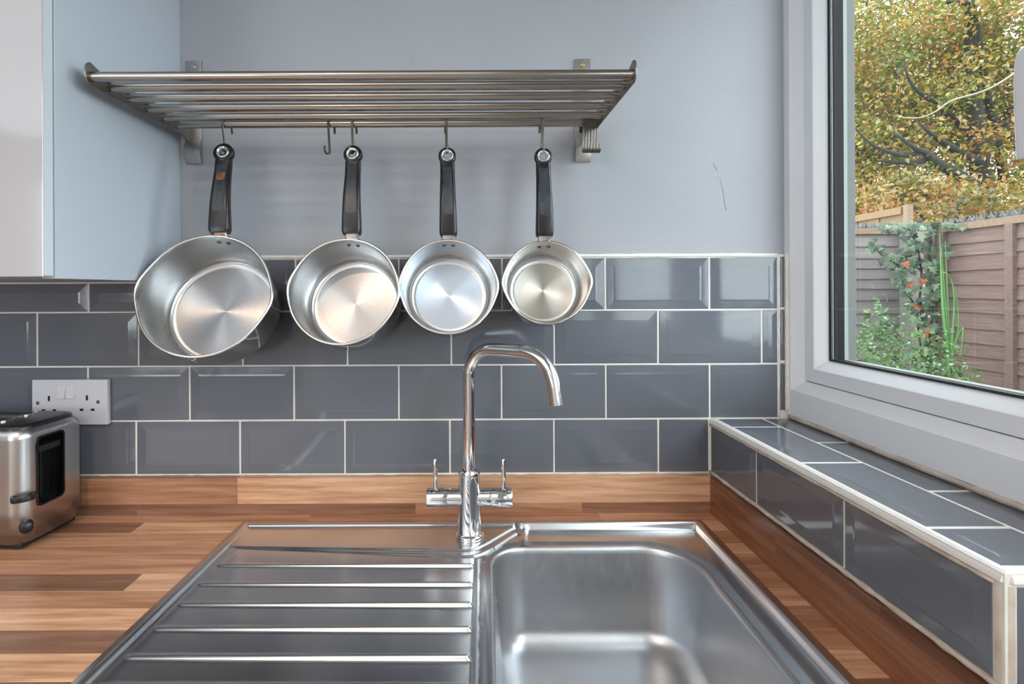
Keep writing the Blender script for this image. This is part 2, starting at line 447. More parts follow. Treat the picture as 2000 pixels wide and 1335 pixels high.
for y0, y1 in ((503.5, 604), (607, 708), (712, 805)):
    xa, xb, za, zb = wx(1523.5), wx(1533), wz(y1) + G, wz(y0)
    tile(wall_back, ((xa + xb) / 2, 0.0, (za + zb) / 2), (1, 0, 0), (0, 0, 1), xb - xa, zb - za)

def bead(name, pts, r0, r1, mat, kind='structure', parent=None, seg=8, step=0.012):
    """uneven bead of sealant along a straight run"""
    a, b = Vector(pts[0]), Vector(pts[1]); n = max(2, int((b - a).length / step)); P = []; rr = []
    for i in range(n + 1): P.append(a.lerp(b, i / n)); rr.append(random.uniform(r0, r1))
    v, f = tube_vf(P, rr, seg); o = pyd(name, v, f, mat, parent, smooth=True)
    if kind: o['kind'] = kind
    return o
bead('trim_1', ((-0.561, 0.004, wz(500.5)), (wx(1522), 0.004, wz(500.5))), 0.0036, 0.0048, M['sealant'])
bead('trim_2', ((-1.3, 0.000, wz(929)), (0.474, 0.000, wz(928.5))), 0.0035, 0.0052, M['sealant'])
bead('trim_3', ((wx(1522), 0.002, wz(500)), (wx(1521.5), 0.002, wz(818))), 0.0018, 0.0026, M['sealant'])
bead('trim_4', ((XR - 0.001, -0.001, wz(497)), (XR - 0.001, -0.001, wz(806))), 0.0030, 0.0048, M['sealant'])

for a_, b_ in (((1398, 318), (1406, 334)), ((1411, 345), (1417, 372)), ((1417, 372), (1423, 412)), ((806, 102), (809, 124))):
    bead('paint_run', ((wx(a_[0]), PW + 0.0003, wz(a_[1])), (wx(b_[0]), PW + 0.0003, wz(b_[1]))), 0.0009, 0.0014, M['paint'], None, wall_back, 6, 0.006)

# ------------------------------------------------------------------ tiled ledge under the window
XE, ZT = 0.474, EYE - 0.253      # front face, top face
YE = 0.461 - D                   # ledge end
ledge = MB()
ledge.box(XE + 0.0016, XR + 0.03, YE + 0.0016, PW, 0.0, ZT - 0.0012)
ledge = pyd('ledge', ledge.v, ledge.f, M['grout'], wall_right)
def yd(d): return d - D
fj = [1.0185, 0.8587, 0.6592, 0.4715]
for a, b in zip(fj[:-1], fj[1:]):
    ya, yb, za, zb = yd(a) - G, yd(b) + G, 0.976, ZT - 0.0125
    tile(ledge, (XE, (ya + yb) / 2, (za + zb) / 2), (0, -1, 0), (0, 0, 1), ya - yb, zb - za)
for joints, xa, xb in (([1.018, 0.956, 0.759, 0.5526, 0.4745], XE + 0.0115, 0.5735), ([1.018, 0.8587, 0.6517, 0.4745], 0.5765, XR + 0.0015)):
    for a, b in zip(joints[:-1], joints[1:]):
        ya, yb = yd(a) - 0.0021, yd(b) + 0.0021
        tile(ledge, ((xa + xb) / 2, (ya + yb) / 2, ZT), (0, -1, 0), (1, 0, 0), ya - yb, xb - xa)
for za, zb in ((0.976, ZT - 0.0125), (0.870, 0.972)):
    tile(ledge, (0.552, YE, (za + zb) / 2), (1, 0, 0), (0, 0, 1), 0.132, zb - za)
# rounded plastic edge strips
def quarter(o, a, b, r, n=6):
    """points of a quarter round from direction a to direction b around o"""
    return [Vector(o) + Vector(a) * (r * math.cos(PI / 2 * i / n)) + Vector(b) * (r * math.sin(PI / 2 * i / n)) for i in range(n + 1)]
def edge_strip(name, ringfn, n, mat, **kw):
    v, f = rings_vf([ringfn(i / n) for i in range(n + 1)])
    o = pyd(name, v, f, mat, smooth=True, **kw); o['kind'] = 'structure'
    o.data.set_sharp_from_angle(angle=R(50)); return o
rq = 0.0100
def ring_long(t):
    y = -0.0015 + t * (YE + 0.0045)
    o = (XE + rq - 0.001, y, ZT - rq + 0.001)
    q = quarter(o, (-1, 0, 0), (0, 0, 1), rq); return q + [Vector((XE + rq, y, ZT - rq))]
edge_strip('trim_5', ring_long, 24, M['trim'])
def ring_end(t):
    x = XE + 0.0075 + t * (XR + 0.004 - XE - 0.0075)
    o = (x, YE + rq - 0.001, ZT - rq + 0.001)
    q = quarter(o, (0, -1, 0), (0, 0, 1), rq); return q + [Vector((x, YE + rq, ZT - rq))]
edge_strip('trim_6', ring_end, 8, M['trim'])
def corner(u):   # little rounded corner cap joining the two strips, with the chip gap beside it
    pass
def ring_vert(t):
    z = 0.90 + t * (ZT - 0.0125 - 0.90)
    o = (XE + 0.0095, YE + 0.0095, z)
    q = quarter(o, (-1, 0, 0), (0, -1, 0), 0.0095); return q + [Vector((XE + 0.0095, YE + 0.0095, z))]
edge_strip('trim_7', ring_vert, 10, M['dirty_trim'])
bead('trim_8', ((XE + 0.001, -0.002, ZT - 0.0125), (XE + 0.001, YE + 0.010, ZT - 0.0125)), 0.0018, 0.0030, M['dirty_trim'])
bead('trim_9', ((XE - 0.0005, -0.002, 0.9735), (XE - 0.0005, -0.60, 0.9735)), 0.0025, 0.0042, M['dirty_trim'])
bead('trim_10', ((XR + 0.0015, -0.006, ZT + 0.004), (XR + 0.0015, YE + 0.004, ZT + 0.004)), 0.0038, 0.0055, M['dirty_trim'])

# ------------------------------------------------------------------ window in the right wall
win = empty('window_1', loc=(0.65, -0.75, 1.12), kind='structure')
Z0, Z1 = 1.134, 2.155           # frame opening (inner arris of the outer frame), bottom and top
def ring_frame(name, ya, yb, za, zb, prof, mat, parent, sharp=20):
    """mitred rectangular ring; profile points (t, x): t = distance into the opening"""
    rings = []
    for t, x in prof:
        rings.append([Vector((x, ya - t, za + t)), Vector((x, yb + t, za + t)), Vector((x, yb + t, zb - t)), Vector((x, ya - t, zb - t))])
    v, f = rings_vf(rings, cap=False, closed=True)
    return pyd(name, v, f, mat, parent)
lights_ = [(-0.010, -0.488), (-0.586, -1.49), (-1.588, -2.5)]
fp = MB()
fprof = [(0.0, XR), (0.0190, XR + 0.0165), (0.0196, XR + 0.0185), (0.0196, XR + 0.074), (-0.0485, XR + 0.074), (-0.0485, XR)]
for i, (ya, yb) in enumerate(lights_):
    prof = list(fprof)
    ring_frame('outer_frame', ya, yb, Z0, Z1, prof, M['upvc'], win)
    sprof = [(0.0212, XR + 0.040), (0.0212, XR + 0.0155), (0.0222, XR + 0.0140), (0.0460, XR + 0.0140), (0.0478, XR + 0.0155), (0.0645, XR + 0.0325), (0.0645, XR + 0.040)]
    ring_frame('sash', ya, yb, Z0, Z1, sprof, M['upvc'], win)
    ring_frame('seal', ya, yb, Z0, Z1, [(0.0190, XR + 0.0195), (0.0216, XR + 0.0195), (0.0216, XR + 0.030), (0.0190, XR + 0.030)], M['rubber'], win)
    ring_frame('gasket', ya, yb, Z0, Z1, [(0.0640, XR + 0.0300), (0.0672, XR + 0.0322), (0.0672, XR + 0.0355), (0.0640, XR + 0.0360)], M['rubber'], win)
    ring_frame('spacer', ya, yb, Z0, Z1, [(0.0655, XR + 0.0385), (0.0655, XR + 0.0575), (0.050, XR + 0.0575), (0.050, XR + 0.0385)], M['spacer'], win)
    ring_frame('outer_seal', ya, yb, Z0, Z1, [(0.0650, XR + 0.0578), (0.0655, XR + 0.0640), (0.052, XR + 0.0640), (0.052, XR + 0.0578)], M['seal_white'], win)
    ring_frame('outer_bead', ya, yb, Z0, Z1, [(0.0640, XR + 0.0642), (0.0640, XR + 0.0790), (0.0, XR + 0.0795), (0.0, XR + 0.0642)], M['upvc_out'], win)
    for x in (XR + 0.0362, XR + 0.0580):
        box('pane', x, x + 0.002, yb + 0.060, ya - 0.060, Z0 + 0.060, Z1 - 0.060, M['glass'], win)
# lever handle on the far stile, only its grip in the frame
hx = XR + 0.014; hy = yd(0.566)
hd = box('handle', hx - 0.010, hx, hy - 0.014, hy + 0.014, 1.545, 1.625, M['upvc'], win, bev=0.006, seg=3)
pts = smooth_pts([(hx - 0.008, hy, 1.590), (hx - 0.026, hy, 1.588), (hx - 0.031, hy, 1.565), (hx - 0.031, hy, 1.520), (hx - 0.029, hy, 1.470)], 6)
v, f = sweep_vf(pts, rrect(-0.006, 0.006, -0.011, 0.011, 0.005, 4), (1, 0, 0))
gr = pyd('grip', v, f, M['upvc'], hd, smooth=True)
bevel_mesh(gr.data, 0.003, 2, 60)

# ================================================================== WORKTOP, UPSTANDS
TONES = {'l': srgb(234, 188, 154), 'o': srgb(206, 157, 125), 'm': srgb(186, 140, 112), 'd': srgb(154, 115, 94), 'k': srgb(132, 98, 82), 'r': srgb(158, 112, 84), 's': srgb(136, 96, 74)}
def stave(parent, x0, x1, y0, y1, z0, z1, tone, axis='X', bev=0.0004):
    c = Vector(((x0 + x1) / 2, (y0 + y1) / 2, (z0 + z1) / 2)); hx_, hy_, hz_ = (x1 - x0) / 2, (y1 - y0) / 2, (z1 - z0) / 2
    m = Matrix.Translation(c)
    if axis == 'Y': m = m @ Matrix.Rotation(PI / 2, 4, 'Z'); hx_, hy_ = hy_, hx_
    v, f = box_vf(-hx_, hx_, -hy_, hy_, -hz_, hz_)
    me = bpy.data.meshes.new('stave'); me.from_pydata(v, [], f); me.update()
    bevel_mesh(me, bev, 1)
    o = link('stave', me, M['wood'], parent, m)
    c4 = TONES[tone]; j = random.uniform(0.94, 1.06); o.color = (c4[0] * j, c4[1] * j, c4[2] * j, 1); return o
XWL = -1.45; XWR = 0.466
CUT = (-0.412, 0.428, 0.459, 0.963)   # sink cut-out: x0, x1, d0, d1
top = empty('worktop', loc=(-0.4, -0.3, ZW), label='oiled wood block worktop with staves running left to right around the steel sink', cat='worktop')
bd = [1.0205, 0.970, 0.929, 0.8825, 0.8354, 0.7946, 0.7497, 0.7074, 0.6635, 0.6203, 0.5756, 0.532, 0.488, 0.444, 0.42]
spec = {0: [(-1.0, 'm'), (-0.3, 'o'), (0.25, 'm')], 1: [(-0.60, 'd'), (-0.2, 'l'), (0.3, 'o')], 2: [(-0.9, 'l'), (-0.2, 'o')],
        3: [(-0.82, 'm'), (-0.35, 'o')], 4: [(-0.79, 'd'), (-0.3, 'o')], 5: [(-0.495, 'd'), (-0.1, 'l')], 6: [(-0.9, 'l'), (-0.2, 'o')],
        7: [(-0.95, 'm'), (-0.3, 'l')], 8: [(-0.85, 'o'), (-0.2, 'd')], 9: [(-1.0, 'd'), (-0.3, 'l')], 10: [(-0.62, 'd'), (-0.1, 'k')],
        11: [(-0.7, 'o'), (0, 'm')], 12: [(-0.7, 'l'), (0, 'o')], 13: [(-0.7, 'm'), (0, 'o')]}
rt = 'ololmolmoldolm'
for i in range(len(bd) - 1):
    y1, y0 = yd(bd[i]), yd(bd[i + 1]); segs = []; x = XWL
    for xe, tn in spec[i]: segs.append((x, xe, tn)); x = xe
    segs.append((x, XWR, rt[i]))
    for a, b, tn in segs:
        if bd[i + 1] >= CUT[3] or bd[i] <= CUT[2]:
            stave(top, a, b, y0, y1, ZW - 0.038, ZW, tn)
        else:
            ya, yb = y0, y1
            if bd[i] > CUT[3]:
                stave(top, a, b, yd(CUT[3]), y1, ZW - 0.038, ZW, tn); yb = yd(CUT[3])
            if bd[i + 1] < CUT[2]:
                stave(top, a, b, y0, yd(CUT[2]), ZW - 0.038, ZW, tn); ya = yd(CUT[2])
            dm = (ya + yb) / 2 + D; c0 = CUT[0] - 0.046 * (0.97 - dm); c1 = CUT[1] - 0.021 * (0.97 - dm)   # the sink sits a touch out of square
            if a < c0: stave(top, a, min(b, c0), ya, yb, ZW - 0.038, ZW, tn)
            if b > c1: stave(top, max(a, c1), b, ya, yb, ZW - 0.038, ZW, tn)
ZU = 0.9700
ub = empty('worktop_upstand', loc=(-0.4, -0.009, ZW), label='low wood block upstand running along the bottom of the back wall tiles', cat='upstand')
zs = EYE - 0.4096
for a, b, tn in ((XWL, -1.1, 'o'), (-1.1, wx(470), 'm'), (wx(470), 0.468, 'l')): stave(ub, a, b, -0.018, PW - 0.001, zs, ZU, tn)
for a, b, tn in ((XWL, -0.80, 'o'), (-0.80, wx(276), 'k'), (wx(276), -0.1, 'd'), (-0.1, 0.22, 'm'), (0.22, 0.468, 'd')): stave(ub, a, b, -0.018, PW - 0.001, ZW, zs, tn)
ur = empty('worktop_upstand', loc=(0.468, -0.3, ZW), label='low wood upstand at right below the dark tiles of the window ledge', cat='upstand')
XU = 0.4655
for a, b, tn in ((-0.0185, -0.115, 's'), (-0.115, -0.43, 's'), (-0.43, -0.60, 's')): stave(ur, XU, XE + 0.004, b, a, ZU - 0.012, ZU, tn, 'Y')
for a, b, tn in ((-0.0185, -0.23, 'r'), (-0.23, -0.60, 'r')): stave(ur, XU, XE + 0.004, b, a, ZW, ZU - 0.012, tn, 'Y')

# ================================================================== SINK
sink = empty('kitchen_sink', loc=(0, -0.3, ZW), label='stainless steel sink with one deep bowl and a ribbed drainer on its left', cat='sink')
SX0, SX1, SD0, SD1 = -0.4175, 0.434, 0.452, 0.970
def warp(x, d):
    s = 0.046 + (x - SX0) / (SX1 - SX0) * (0.021 - 0.046)
    return x - s * (SD1 - d)
BX0, BX1, BD0, BD1 = 0.040, 0.377, 0.497, 0.895
BR = [0.085, 0.062, 0.06, 0.085]
def bowl_loop(ins, n=14): 
    p = rrect(BX0 + ins, BX1 - ins, BD0 + ins, BD1 - ins, [max(0.018, r - ins) for r in BR], n); out = []
    for c in range(4):      # corner arcs with points along the straight sides between them
        arc = p[c * (n + 1):(c + 1) * (n + 1)]; nx = p[((c + 1) * (n + 1)) % len(p)]; out += arc
        out += [(arc[-1][0] + (nx[0] - arc[-1][0]) * i / 16, arc[-1][1] + (nx[1] - arc[-1][1]) * i / 16) for i in range(1, 16)]
    return out
RIBX0, RIBX1 = -0.388, 0.0145
ribs = [0.8245, 0.772, 0.7226, 0.6706, 0.6186, 0.573, 0.526]
def ledge_edge(x):
    x = np.asarray(x, float)
    return 0.8825 - 0.0150 * np.clip((x + 0.388) / 0.388, 0, 1) + 0.094 * sm(-0.004, 0.110, x) + 6.0 * np.maximum(0, x - 0.094)
def zdeck(x, d):
    x = np.asarray(x, float); d = np.asarray(d, float)
    e = np.minimum(np.minimum(x - SX0, SX1 - x), np.minimum(SD1 - d, d - SD0))
    left = -0.0022 + 0 * x
    pan = -0.0036 - 0.0036 * np.clip((x - RIBX0) / (RIBX1 - RIBX0), 0, 1)
    low = -0.0085 + 0 * x
    z = left + (pan - left) * sm(RIBX0 - 0.003, RIBX0 + 0.009, x)
    z = z + (low - z) * sm(RIBX1 - 0.001, RIBX1 + 0.006, x)
    for r in ribs:
        h = 1 - sm(0.0016, 0.0054, np.abs(d - r))
        on = sm(RIBX0 - 0.002, RIBX0 + 0.004, x) * (1 - sm(RIBX1 - 0.005, RIBX1 + 0.001, x))
        z = np.where(on > 0, z + (np.maximum(z, -0.0016) - z) * h * on, z)
    # front margin
    z = np.where((d < 0.505) & (x < 0.02), np.maximum(z, -0.004), z)
    # tap ledge
    dp = ledge_edge(x); slope = np.abs(ledge_edge(x + 0.003) - ledge_edge(x - 0.003)) / 0.006
    sd = (d - dp) / np.sqrt(1 + slope ** 2)
    wd = 0.0005 + 0.0135 * np.clip((x + 0.388) / 0.388, 0, 1)
    z = z + (-0.0012 - z) * (0.5 * sm(-0.0056, 0.0, sd) + 0.5 * sm(-0.0056, 0.0, sd + wd))
    # lip stepping down round the bowl
    hx2, hd2 = (BX1 - BX0) / 2, (BD1 - BD0) / 2; ux, ud = x - (BX0 + BX1) / 2, d - (BD0 + BD1) / 2
    rr = np.where(ux > 0, np.where(ud > 0, BR[0], BR[3]), np.where(ud > 0, BR[1], BR[2]))
    ax, ad = np.abs(ux) - hx2 + rr, np.abs(ud) - hd2 + rr
    db = np.hypot(np.maximum(ax, 0), np.maximum(ad, 0)) + np.minimum(np.maximum(ax, ad), 0) - rr     # distance to the rounded bowl edge
    z = z - 0.0022 * (1 - sm(0.006, 0.011, db)) * (db < 0.02)
    # rim
    rim = np.where(e < 0.012, 0.0006 + 0.0036 * np.clip(e / 0.012, 0, 1), 0.0042)
    z = rim + (z - rim) * sm(0.0160, 0.0225, e)
    return z
gx = set(np.round(np.concatenate([
    SX0 + np.array([0, .006, .012, .014, .016, .0172, .0184, .0196, .0208, .0225, .0255, .0275, .0295, .032, .035, .0385]),
    np.linspace(-0.375, 0.005, 30), RIBX1 + np.array([-.006, -.005, -.003, -.001, .001, .0025, .004, .006, .009]),
    np.linspace(0.0, 0.118, 44), np.linspace(0.125, 0.405, 34), SX1 - np.array([0, .006, .012, .014, .016, .0172, .0184, .0196, .0208, .0225, .0255])]), 5))
gd = [SD1 - a for a in (0, .006, .012, .014, .016, .0172, .0184, .0196, .0208, .0225, .0255, .030)] + [SD0 + a for a in (0, .006, .012, .0155, .018, .0205, .0255, .035)]
for r in ribs: gd += [r + a for a in (-.0056, -.0045, -.0035, -.0025, -.0012, 0, .0012, .0025, .0035, .0045, .0056, .010, -.010, .015, -.015, .020, -.020)]
gd += list(np.linspace(0.834, 0.942, 92)); gd = set(np.round(gd, 5))
P2 = []; E2 = []
def inside_rr(x, d, grow):
    x0, x1, d0, d1 = BX0 - grow, BX1 + grow, BD0 - grow, BD1 + grow
    if not (x0 < x < x1 and d0 < d < d1): return False
    for (cx_, cy_, r) in ((BX1 - BR[0], BD1 - BR[0], BR[0]), (BX0 + BR[1], BD1 - BR[1], BR[1]), (BX0 + BR[2], BD0 + BR[2], BR[2]), (BX1 - BR[3], BD0 + BR[3], BR[3])):
        sx = 1 if cx_ > (BX0 + BX1) / 2 else -1; sy = 1 if cy_ > (BD0 + BD1) / 2 else -1
        if (x - cx_) * sx > 0 and (d - cy_) * sy > 0: return math.hypot(x - cx_, d - cy_) < r + grow
    return True
for x in sorted(gx):
    for d in sorted(gd):
        if inside_rr(x, d, 0.0135): continue
        if -0.012 < x < 0.098:      # the curved end of the tap ledge gets points laid along the curve itself
            sl = float(ledge_edge(x + 0.003) - ledge_edge(x - 0.003)) / 0.006
            sd_ = (d - float(ledge_edge(x))) / math.sqrt(1 + sl * sl); w_ = 0.0005 + 0.0135 * min(1.0, max(0.0, (x + 0.388) / 0.388))
            if -w_ - 0.0072 < sd_ < 0.0016: continue
        P2.append((x, d))
for x in np.arange(-0.0115, 0.0975, 0.0016):
    sl = float(ledge_edge(x + 0.003) - ledge_edge(x - 0.003)) / 0.006; nn = math.sqrt(1 + sl * sl)
    w_ = 0.0005 + 0.0135 * min(1.0, max(0.0, (x + 0.388) / 0.388)); d0 = float(ledge_edge(x))
    for off in (0.0004, -0.0007, -0.0017, -0.0028, -0.0039, -0.0049, -0.0060, -w_ * 0.5 - 0.0030, -w_ + 0.0004, -w_ - 0.0007, -w_ - 0.0017, -w_ - 0.0028, -w_ - 0.0039, -w_ - 0.0049, -w_ - 0.0060):
        px_, pd_ = x - off * sl / nn, d0 + off / nn
        if not inside_rr(px_, pd_, 0.0125) and pd_ < SD1 - 0.023: P2.append((px_, pd_))
for k_, ins in enumerate((0.0, -0.005, -0.008, -0.0115)):
    n0 = len(P2); lp = bowl_loop(ins); P2 += lp
    if k_ == 0: E2 = [(n0 + i, n0 + (i + 1) % len(lp)) for i in range(len(lp))]
vo, eo, fo, _, _, _ = delaunay_2d_cdt([Vector(p) for p in P2], E2, [], 0, 1e-6)
fo = [t for t in fo if not inside_rr(sum(vo[i].x for i in t) / 3, sum(vo[i].y for i in t) / 3, -0.0002)]
xs_ = np.array([p.x for p in vo]); ds_ = np.array([p.y for p in vo]); zz = zdeck(xs_, ds_)
deck = pyd('drainer_deck', [(warp(x, d), yd(d), ZW + z) for x, d, z in zip(xs_, ds_, zz)], [tuple(t) for t in fo], M['sink'], sink, smooth=True)
for p in deck.data.polygons:
    if p.normal.z < 0: p.flip()
levels = [(0.0, -0.0107), (0.0012, -0.0112), (0.0030, -0.0128), (0.0045, -0.016), (0.0055, -0.022), (0.010, -0.070), (0.0155, -0.118)]
for a in (15, 30, 45, 60, 75, 90): levels.append((0.0165 + 0.034 * (1 - math.cos(R(a))), -0.132 - 0.034 * math.sin(R(a))))
levels += [(0.075, -0.1672), (0.11, -0.168), (0.14, -0.169)]
rg = [[Vector((warp(x, d), yd(d), ZW + z)) for x, d in bowl_loop(i)] for i, z in levels]
v, f = rings_vf(rg, cap=False); f.append(tuple((len(rg) - 1) * len(rg[0]) + j for j in range(len(rg[0]))))
bowl = pyd('bowl', v, f, M['bowl'], sink, smooth=True)
bc = Vector((warp(0.21, 0.68), yd(0.68), ZW - 0.1688))
v, f = lathe_vf([(0.0, -0.002), (0.026, -0.002), (0.030, 0.0), (0.042, 0.0015), (0.045, 0.0002)], 32, Matrix.Translation(bc)); pyd('waste', v, f, M['chrome'], sink, smooth=True)
v, f = lathe_vf([(0.0, 0.002), (0.003, 0.0015), (0.004, 0)], 12, axis_mat((warp(0.0475, 0.805), yd(0.805), ZW - 0.048), (1, 0, 0))); pyd('stud', v, f, M['chrome'], sink, smooth=True)

# ================================================================== TAP
TX, TY = 0.0035, yd(0.914)
tap = empty('mixer_tap', loc=(TX, TY, ZW), label='chrome kitchen mixer tap with two levers and a tall bent spout', cat='tap')
def lat(name, prof, mat, parent, m, seg=40, sharp=35, cap=False):
    v, f = lathe_vf(prof, seg, m, cap); o = pyd(name, v, f, mat, parent, smooth=True)
    o.data.set_sharp_from_angle(angle=R(sharp)); return o
T0 = Matrix.Translation((TX, TY, ZW - 0.0012))
lat('base_ring', [(0.0, 0.0), (0.0252, 0.0), (0.0256, 0.0015), (0.0256, 0.0040), (0.0244, 0.0062), (0.0206, 0.0085), (0.0206, 0.0086)], M['chrome'], tap, T0)
lat('tap_body', [(0.0204, 0.006), (0.0208, 0.010), (0.0200, 0.045), (0.0194, 0.08), (0.0192, 0.108), (0.0188, 0.1128), (0.0178, 0.1150), (0.0118, 0.1156), (0.0118, 0.1160)], M['chrome'], tap, T0)
az = R(-41)
ca, sa = math.cos(az), math.sin(az)
def sp(r, z): return Vector((TX + r * ca, TY + r * sa, z))
zt = EYE - 0.0975; ps = [sp(0, ZW + 0.112), sp(0, ZW + 0.16), sp(0, ZW + 0.21), sp(0, zt - 0.055)]
rb = 0.052
for i in range(0, 13):
    a = PI / 2 * i / 12; ps.append(sp(rb - rb * math.cos(a), zt - 0.004 - rb + rb * math.sin(a)))
reach = 0.1725; r2 = 0.056
ps.append(sp(0.085, zt - 0.003)); ps.append(sp(0.100, zt - 0.003))
for i in range(0, 13):
    a = R(84) * i / 12; ps.append(sp(reach - r2 + r2 * math.sin(a), zt - 0.003 - r2 + r2 * math.cos(a)))
last = ps[-1]; dirn = (ps[-1] - ps[-2]).normalized(); ps.append(last + dirn * 0.014); ps.append(last + dirn * 0.0255)
v, f = tube_vf(ps, [0.0108] * len(ps), 28); spt = pyd('spout', v, f, M['chrome'], tap, smooth=True); spt.data.set_sharp_from_angle(angle=R(50))
v, f = tube_vf([last + dirn * 0.013, last + dirn * 0.0268], 0.0113, 28); o = pyd('aerator', v, f, M['chrome'], tap, smooth=True); o.data.set_sharp_from_angle(angle=R(50))
zh = EYE - 0.3632 - 0.0005
for s in (-1, 1):
    A = axis_mat((TX, TY, zh), (s, 0, 0))
    lat('valve', [(0.0148, 0.012), (0.0152, 0.0345), (0.0152, 0.0362), (0.0143, 0.0366), (0.0143, 0.0378)], M['chrome'], tap, A, 32)
    hb = lat('handle', [(0.0143, 0.0378), (0.0158, 0.0380), (0.0160, 0.0388), (0.0160, 0.0730), (0.0154, 0.0742), (0.0, 0.0745)], M['chrome'], tap, A, 32)
    lx = TX + s * 0.0605 + (0.0015 if s < 0 else 0)
    v, f = tube_vf([(lx, TY, zh + 0.012), (lx, TY, zh + 0.020), (lx - 0.001, TY, zh + 0.066), (lx - 0.001, TY, zh + 0.0672)], [0.0042, 0.0040, 0.0041, 0.0036], 16)
    o = pyd('lever', v, f, M['chrome'], hb, smooth=True); o.data.set_sharp_from_angle(angle=R(50))

# ================================================================== WALL CUPBOARD
cup = empty('wall_cupboard', loc=(-0.9, -0.16, 1.349), label='wall cupboard with white gloss door and pale grey side panel above the toaster', cat='cupboard')
XC, YD0, YD1, ZB = -0.561, yd(0.7126), yd(0.693), 1.3485
box('side_panel', XC - 0.018, XC, YD0, PW - 0.0005, ZB - 0.001, 2.15, M['panel'], cup, bev=0.0006, seg=1)
cb = MB(); cb.box(-1.35, XC - 0.018, YD0 + 0.001, PW - 0.001, ZB + 0.003, ZB + 0.021).box(-1.35, XC - 0.018, YD0 + 0.001, PW - 0.001, 2.13, 2.148).box(-1.368, -1.35, YD0 + 0.001, PW - 0.001, ZB + 0.003, 2.148).box(-1.35, XC - 0.018, PW - 0.008, PW - 0.001, ZB + 0.021, 2.13)
pyd('carcass', cb.v, cb.f, M['panel'], cup)
dr = box('door', -1.19, XC - 0.0005, YD1, YD0 - 0.002, ZB + 0.001, 2.148, M['lacquer'], cup, bev=0.0015, seg=3)
box('edge_band', XC - 0.0009, XC - 0.0001, YD1 + 0.0016, YD0 - 0.003, ZB + 0.003, 2.146, M['lacquer_edge'], dr)

# ================================================================== RACK
HZ = EYE + 0.3066
rack = empty('wall_rack', loc=(-0.15, -0.15, HZ), label='steel wall rack of six round bars holding the hanging saucepans', cat='rack')
bar_d = [0.748, 0.786, 0.8295, 0.876, 0.9225, 0.965]
RXL, RXR = -0.5365, 0.2405
for d in bar_d:
    v, f = tube_vf([(RXL, 0, 0), (RXL + 0.26, 0, 0), (RXR - 0.26, 0, 0), (RXR, 0, 0)], 0.0069, 20)
    m = Matrix.Translation((0, yd(d), HZ))
    o = pyd('bar', v, f, M['rack'], rack, world=m, local=True, smooth=True); o.data.set_sharp_from_angle(angle=R(50))
def plate(pts_yz, x0, x1):
    n = len(pts_yz); v = [(x0, y, z) for y, z in pts_yz] + [(x1, y, z) for y, z in pts_yz]
    f = [tuple(range(n)), tuple(range(2 * n - 1, n - 1, -1))] + [(i, (i + 1) % n, n + (i + 1) % n, n + i) for i in range(n)]
    return v, f
for s, xp, xs0 in ((-1, RXL, -0.549), (1, RXR, 0.2145)):
    poly = []
    for a in range(90, 271, 15): poly.append((yd(0.7475) + 0.0125 * math.cos(R(a)), HZ + 0.0035 + 0.0165 * math.sin(R(a))))
    poly += [(yd(0.90), HZ - 0.0125), (yd(0.985), HZ - 0.0125), (PW - 0.0025, HZ - 0.025), (PW - 0.0025, HZ + 0.020), (yd(0.95), HZ + 0.020), (yd(0.79), HZ + 0.0125), (yd(0.765), HZ + 0.015)]
    v, f = plate(poly, xp - 0.0013, xp + 0.0013)
    br = pyd('end_bracket', v, f, M['bracket'], rack); bevel_mesh(br.data, 0.0005, 1)
    zt_, zb_ = EYE + 0.4515, EYE + 0.249
    pf = [(PW - 0.003, zt_), (PW - 0.003, HZ - 0.008), (PW - 0.010, HZ - 0.022), (PW - 0.011, HZ - 0.036), (PW - 0.006, zb_ + 0.004), (PW - 0.004, zb_), (PW - 0.0005, zb_), (PW - 0.0005, zt_)]
    v, f = plate(pf, xs0, xs0 + 0.0305)
    st = pyd('wall_strap', v, f, M['strap'], rack); bevel_mesh(st.data, 0.0008, 2)
    for zz_, mt in ((EYE + 0.4395, 'brass' if s > 0 else 'strap'), (EYE + 0.2645, 'strap')):
        yy = PW - 0.003 if zz_ > HZ else PW - 0.0068
        v, f = lathe_vf([(0.0, 0.0002), (0.0012, 0.0002), (0.0016, 0.0014), (0.0036, 0.0012), (0.0046, 0.0)], 16, axis_mat((xs0 + 0.0145, yy, zz_), (0, -1, 0.0 if zz_ > HZ else -0.1)))
        pyd('screw', v, f, M[mt], st, smooth=True)

# ------------------------------------------------------------------ hooks
def hook_points():
    P = []
    for a in range(-50, 181, 15): P.append((0.0088 * math.cos(R(a)), 0.0088 * math.sin(R(a))))  # from behind the bar, over it, to the front
    P = [(y, z) for y, z in P]
    P = [(0.0088, -0.016)] + P[3:]
    P += [(-0.0088, -0.020), (-0.0088, -0.040), (-0.0088, -0.052)]
    for a in range(20, 181, 20): P.append((-0.0088 - 0.0068 * (1 - math.cos(R(a))), -0.052 - 0.0068 * math.sin(R(a))))
    P.append((-0.0088 - 0.0136, -0.045))
    return P
def hook(x, yaw, lean, label, zoff=0.0, group='steel hooks on the rack', wid=0.0046):
    root_m = Matrix.Translation((x, yd(bar_d[-1]), HZ)) @ Matrix.Rotation(R(lean), 4, 'Y') @ Matrix.Rotation(R(yaw), 4, 'Z')
    pts = [Vector((0, y, z)) for y, z in hook_points()]
    v, f = sweep_vf(pts, [(-wid / 2, -0.0009), (wid / 2, -0.0009), (wid / 2, 0.0009), (-wid / 2, 0.0009)], (1, 0, 0))
    o = pyd('hanging_hook', v, f, M['hook'], None, world=root_m, local=True)
    bevel_mesh(o.data, 0.0004, 1)
    return tag(o, label, 'hook', group)
def hx_(px): return (px - CX) / F * 0.958
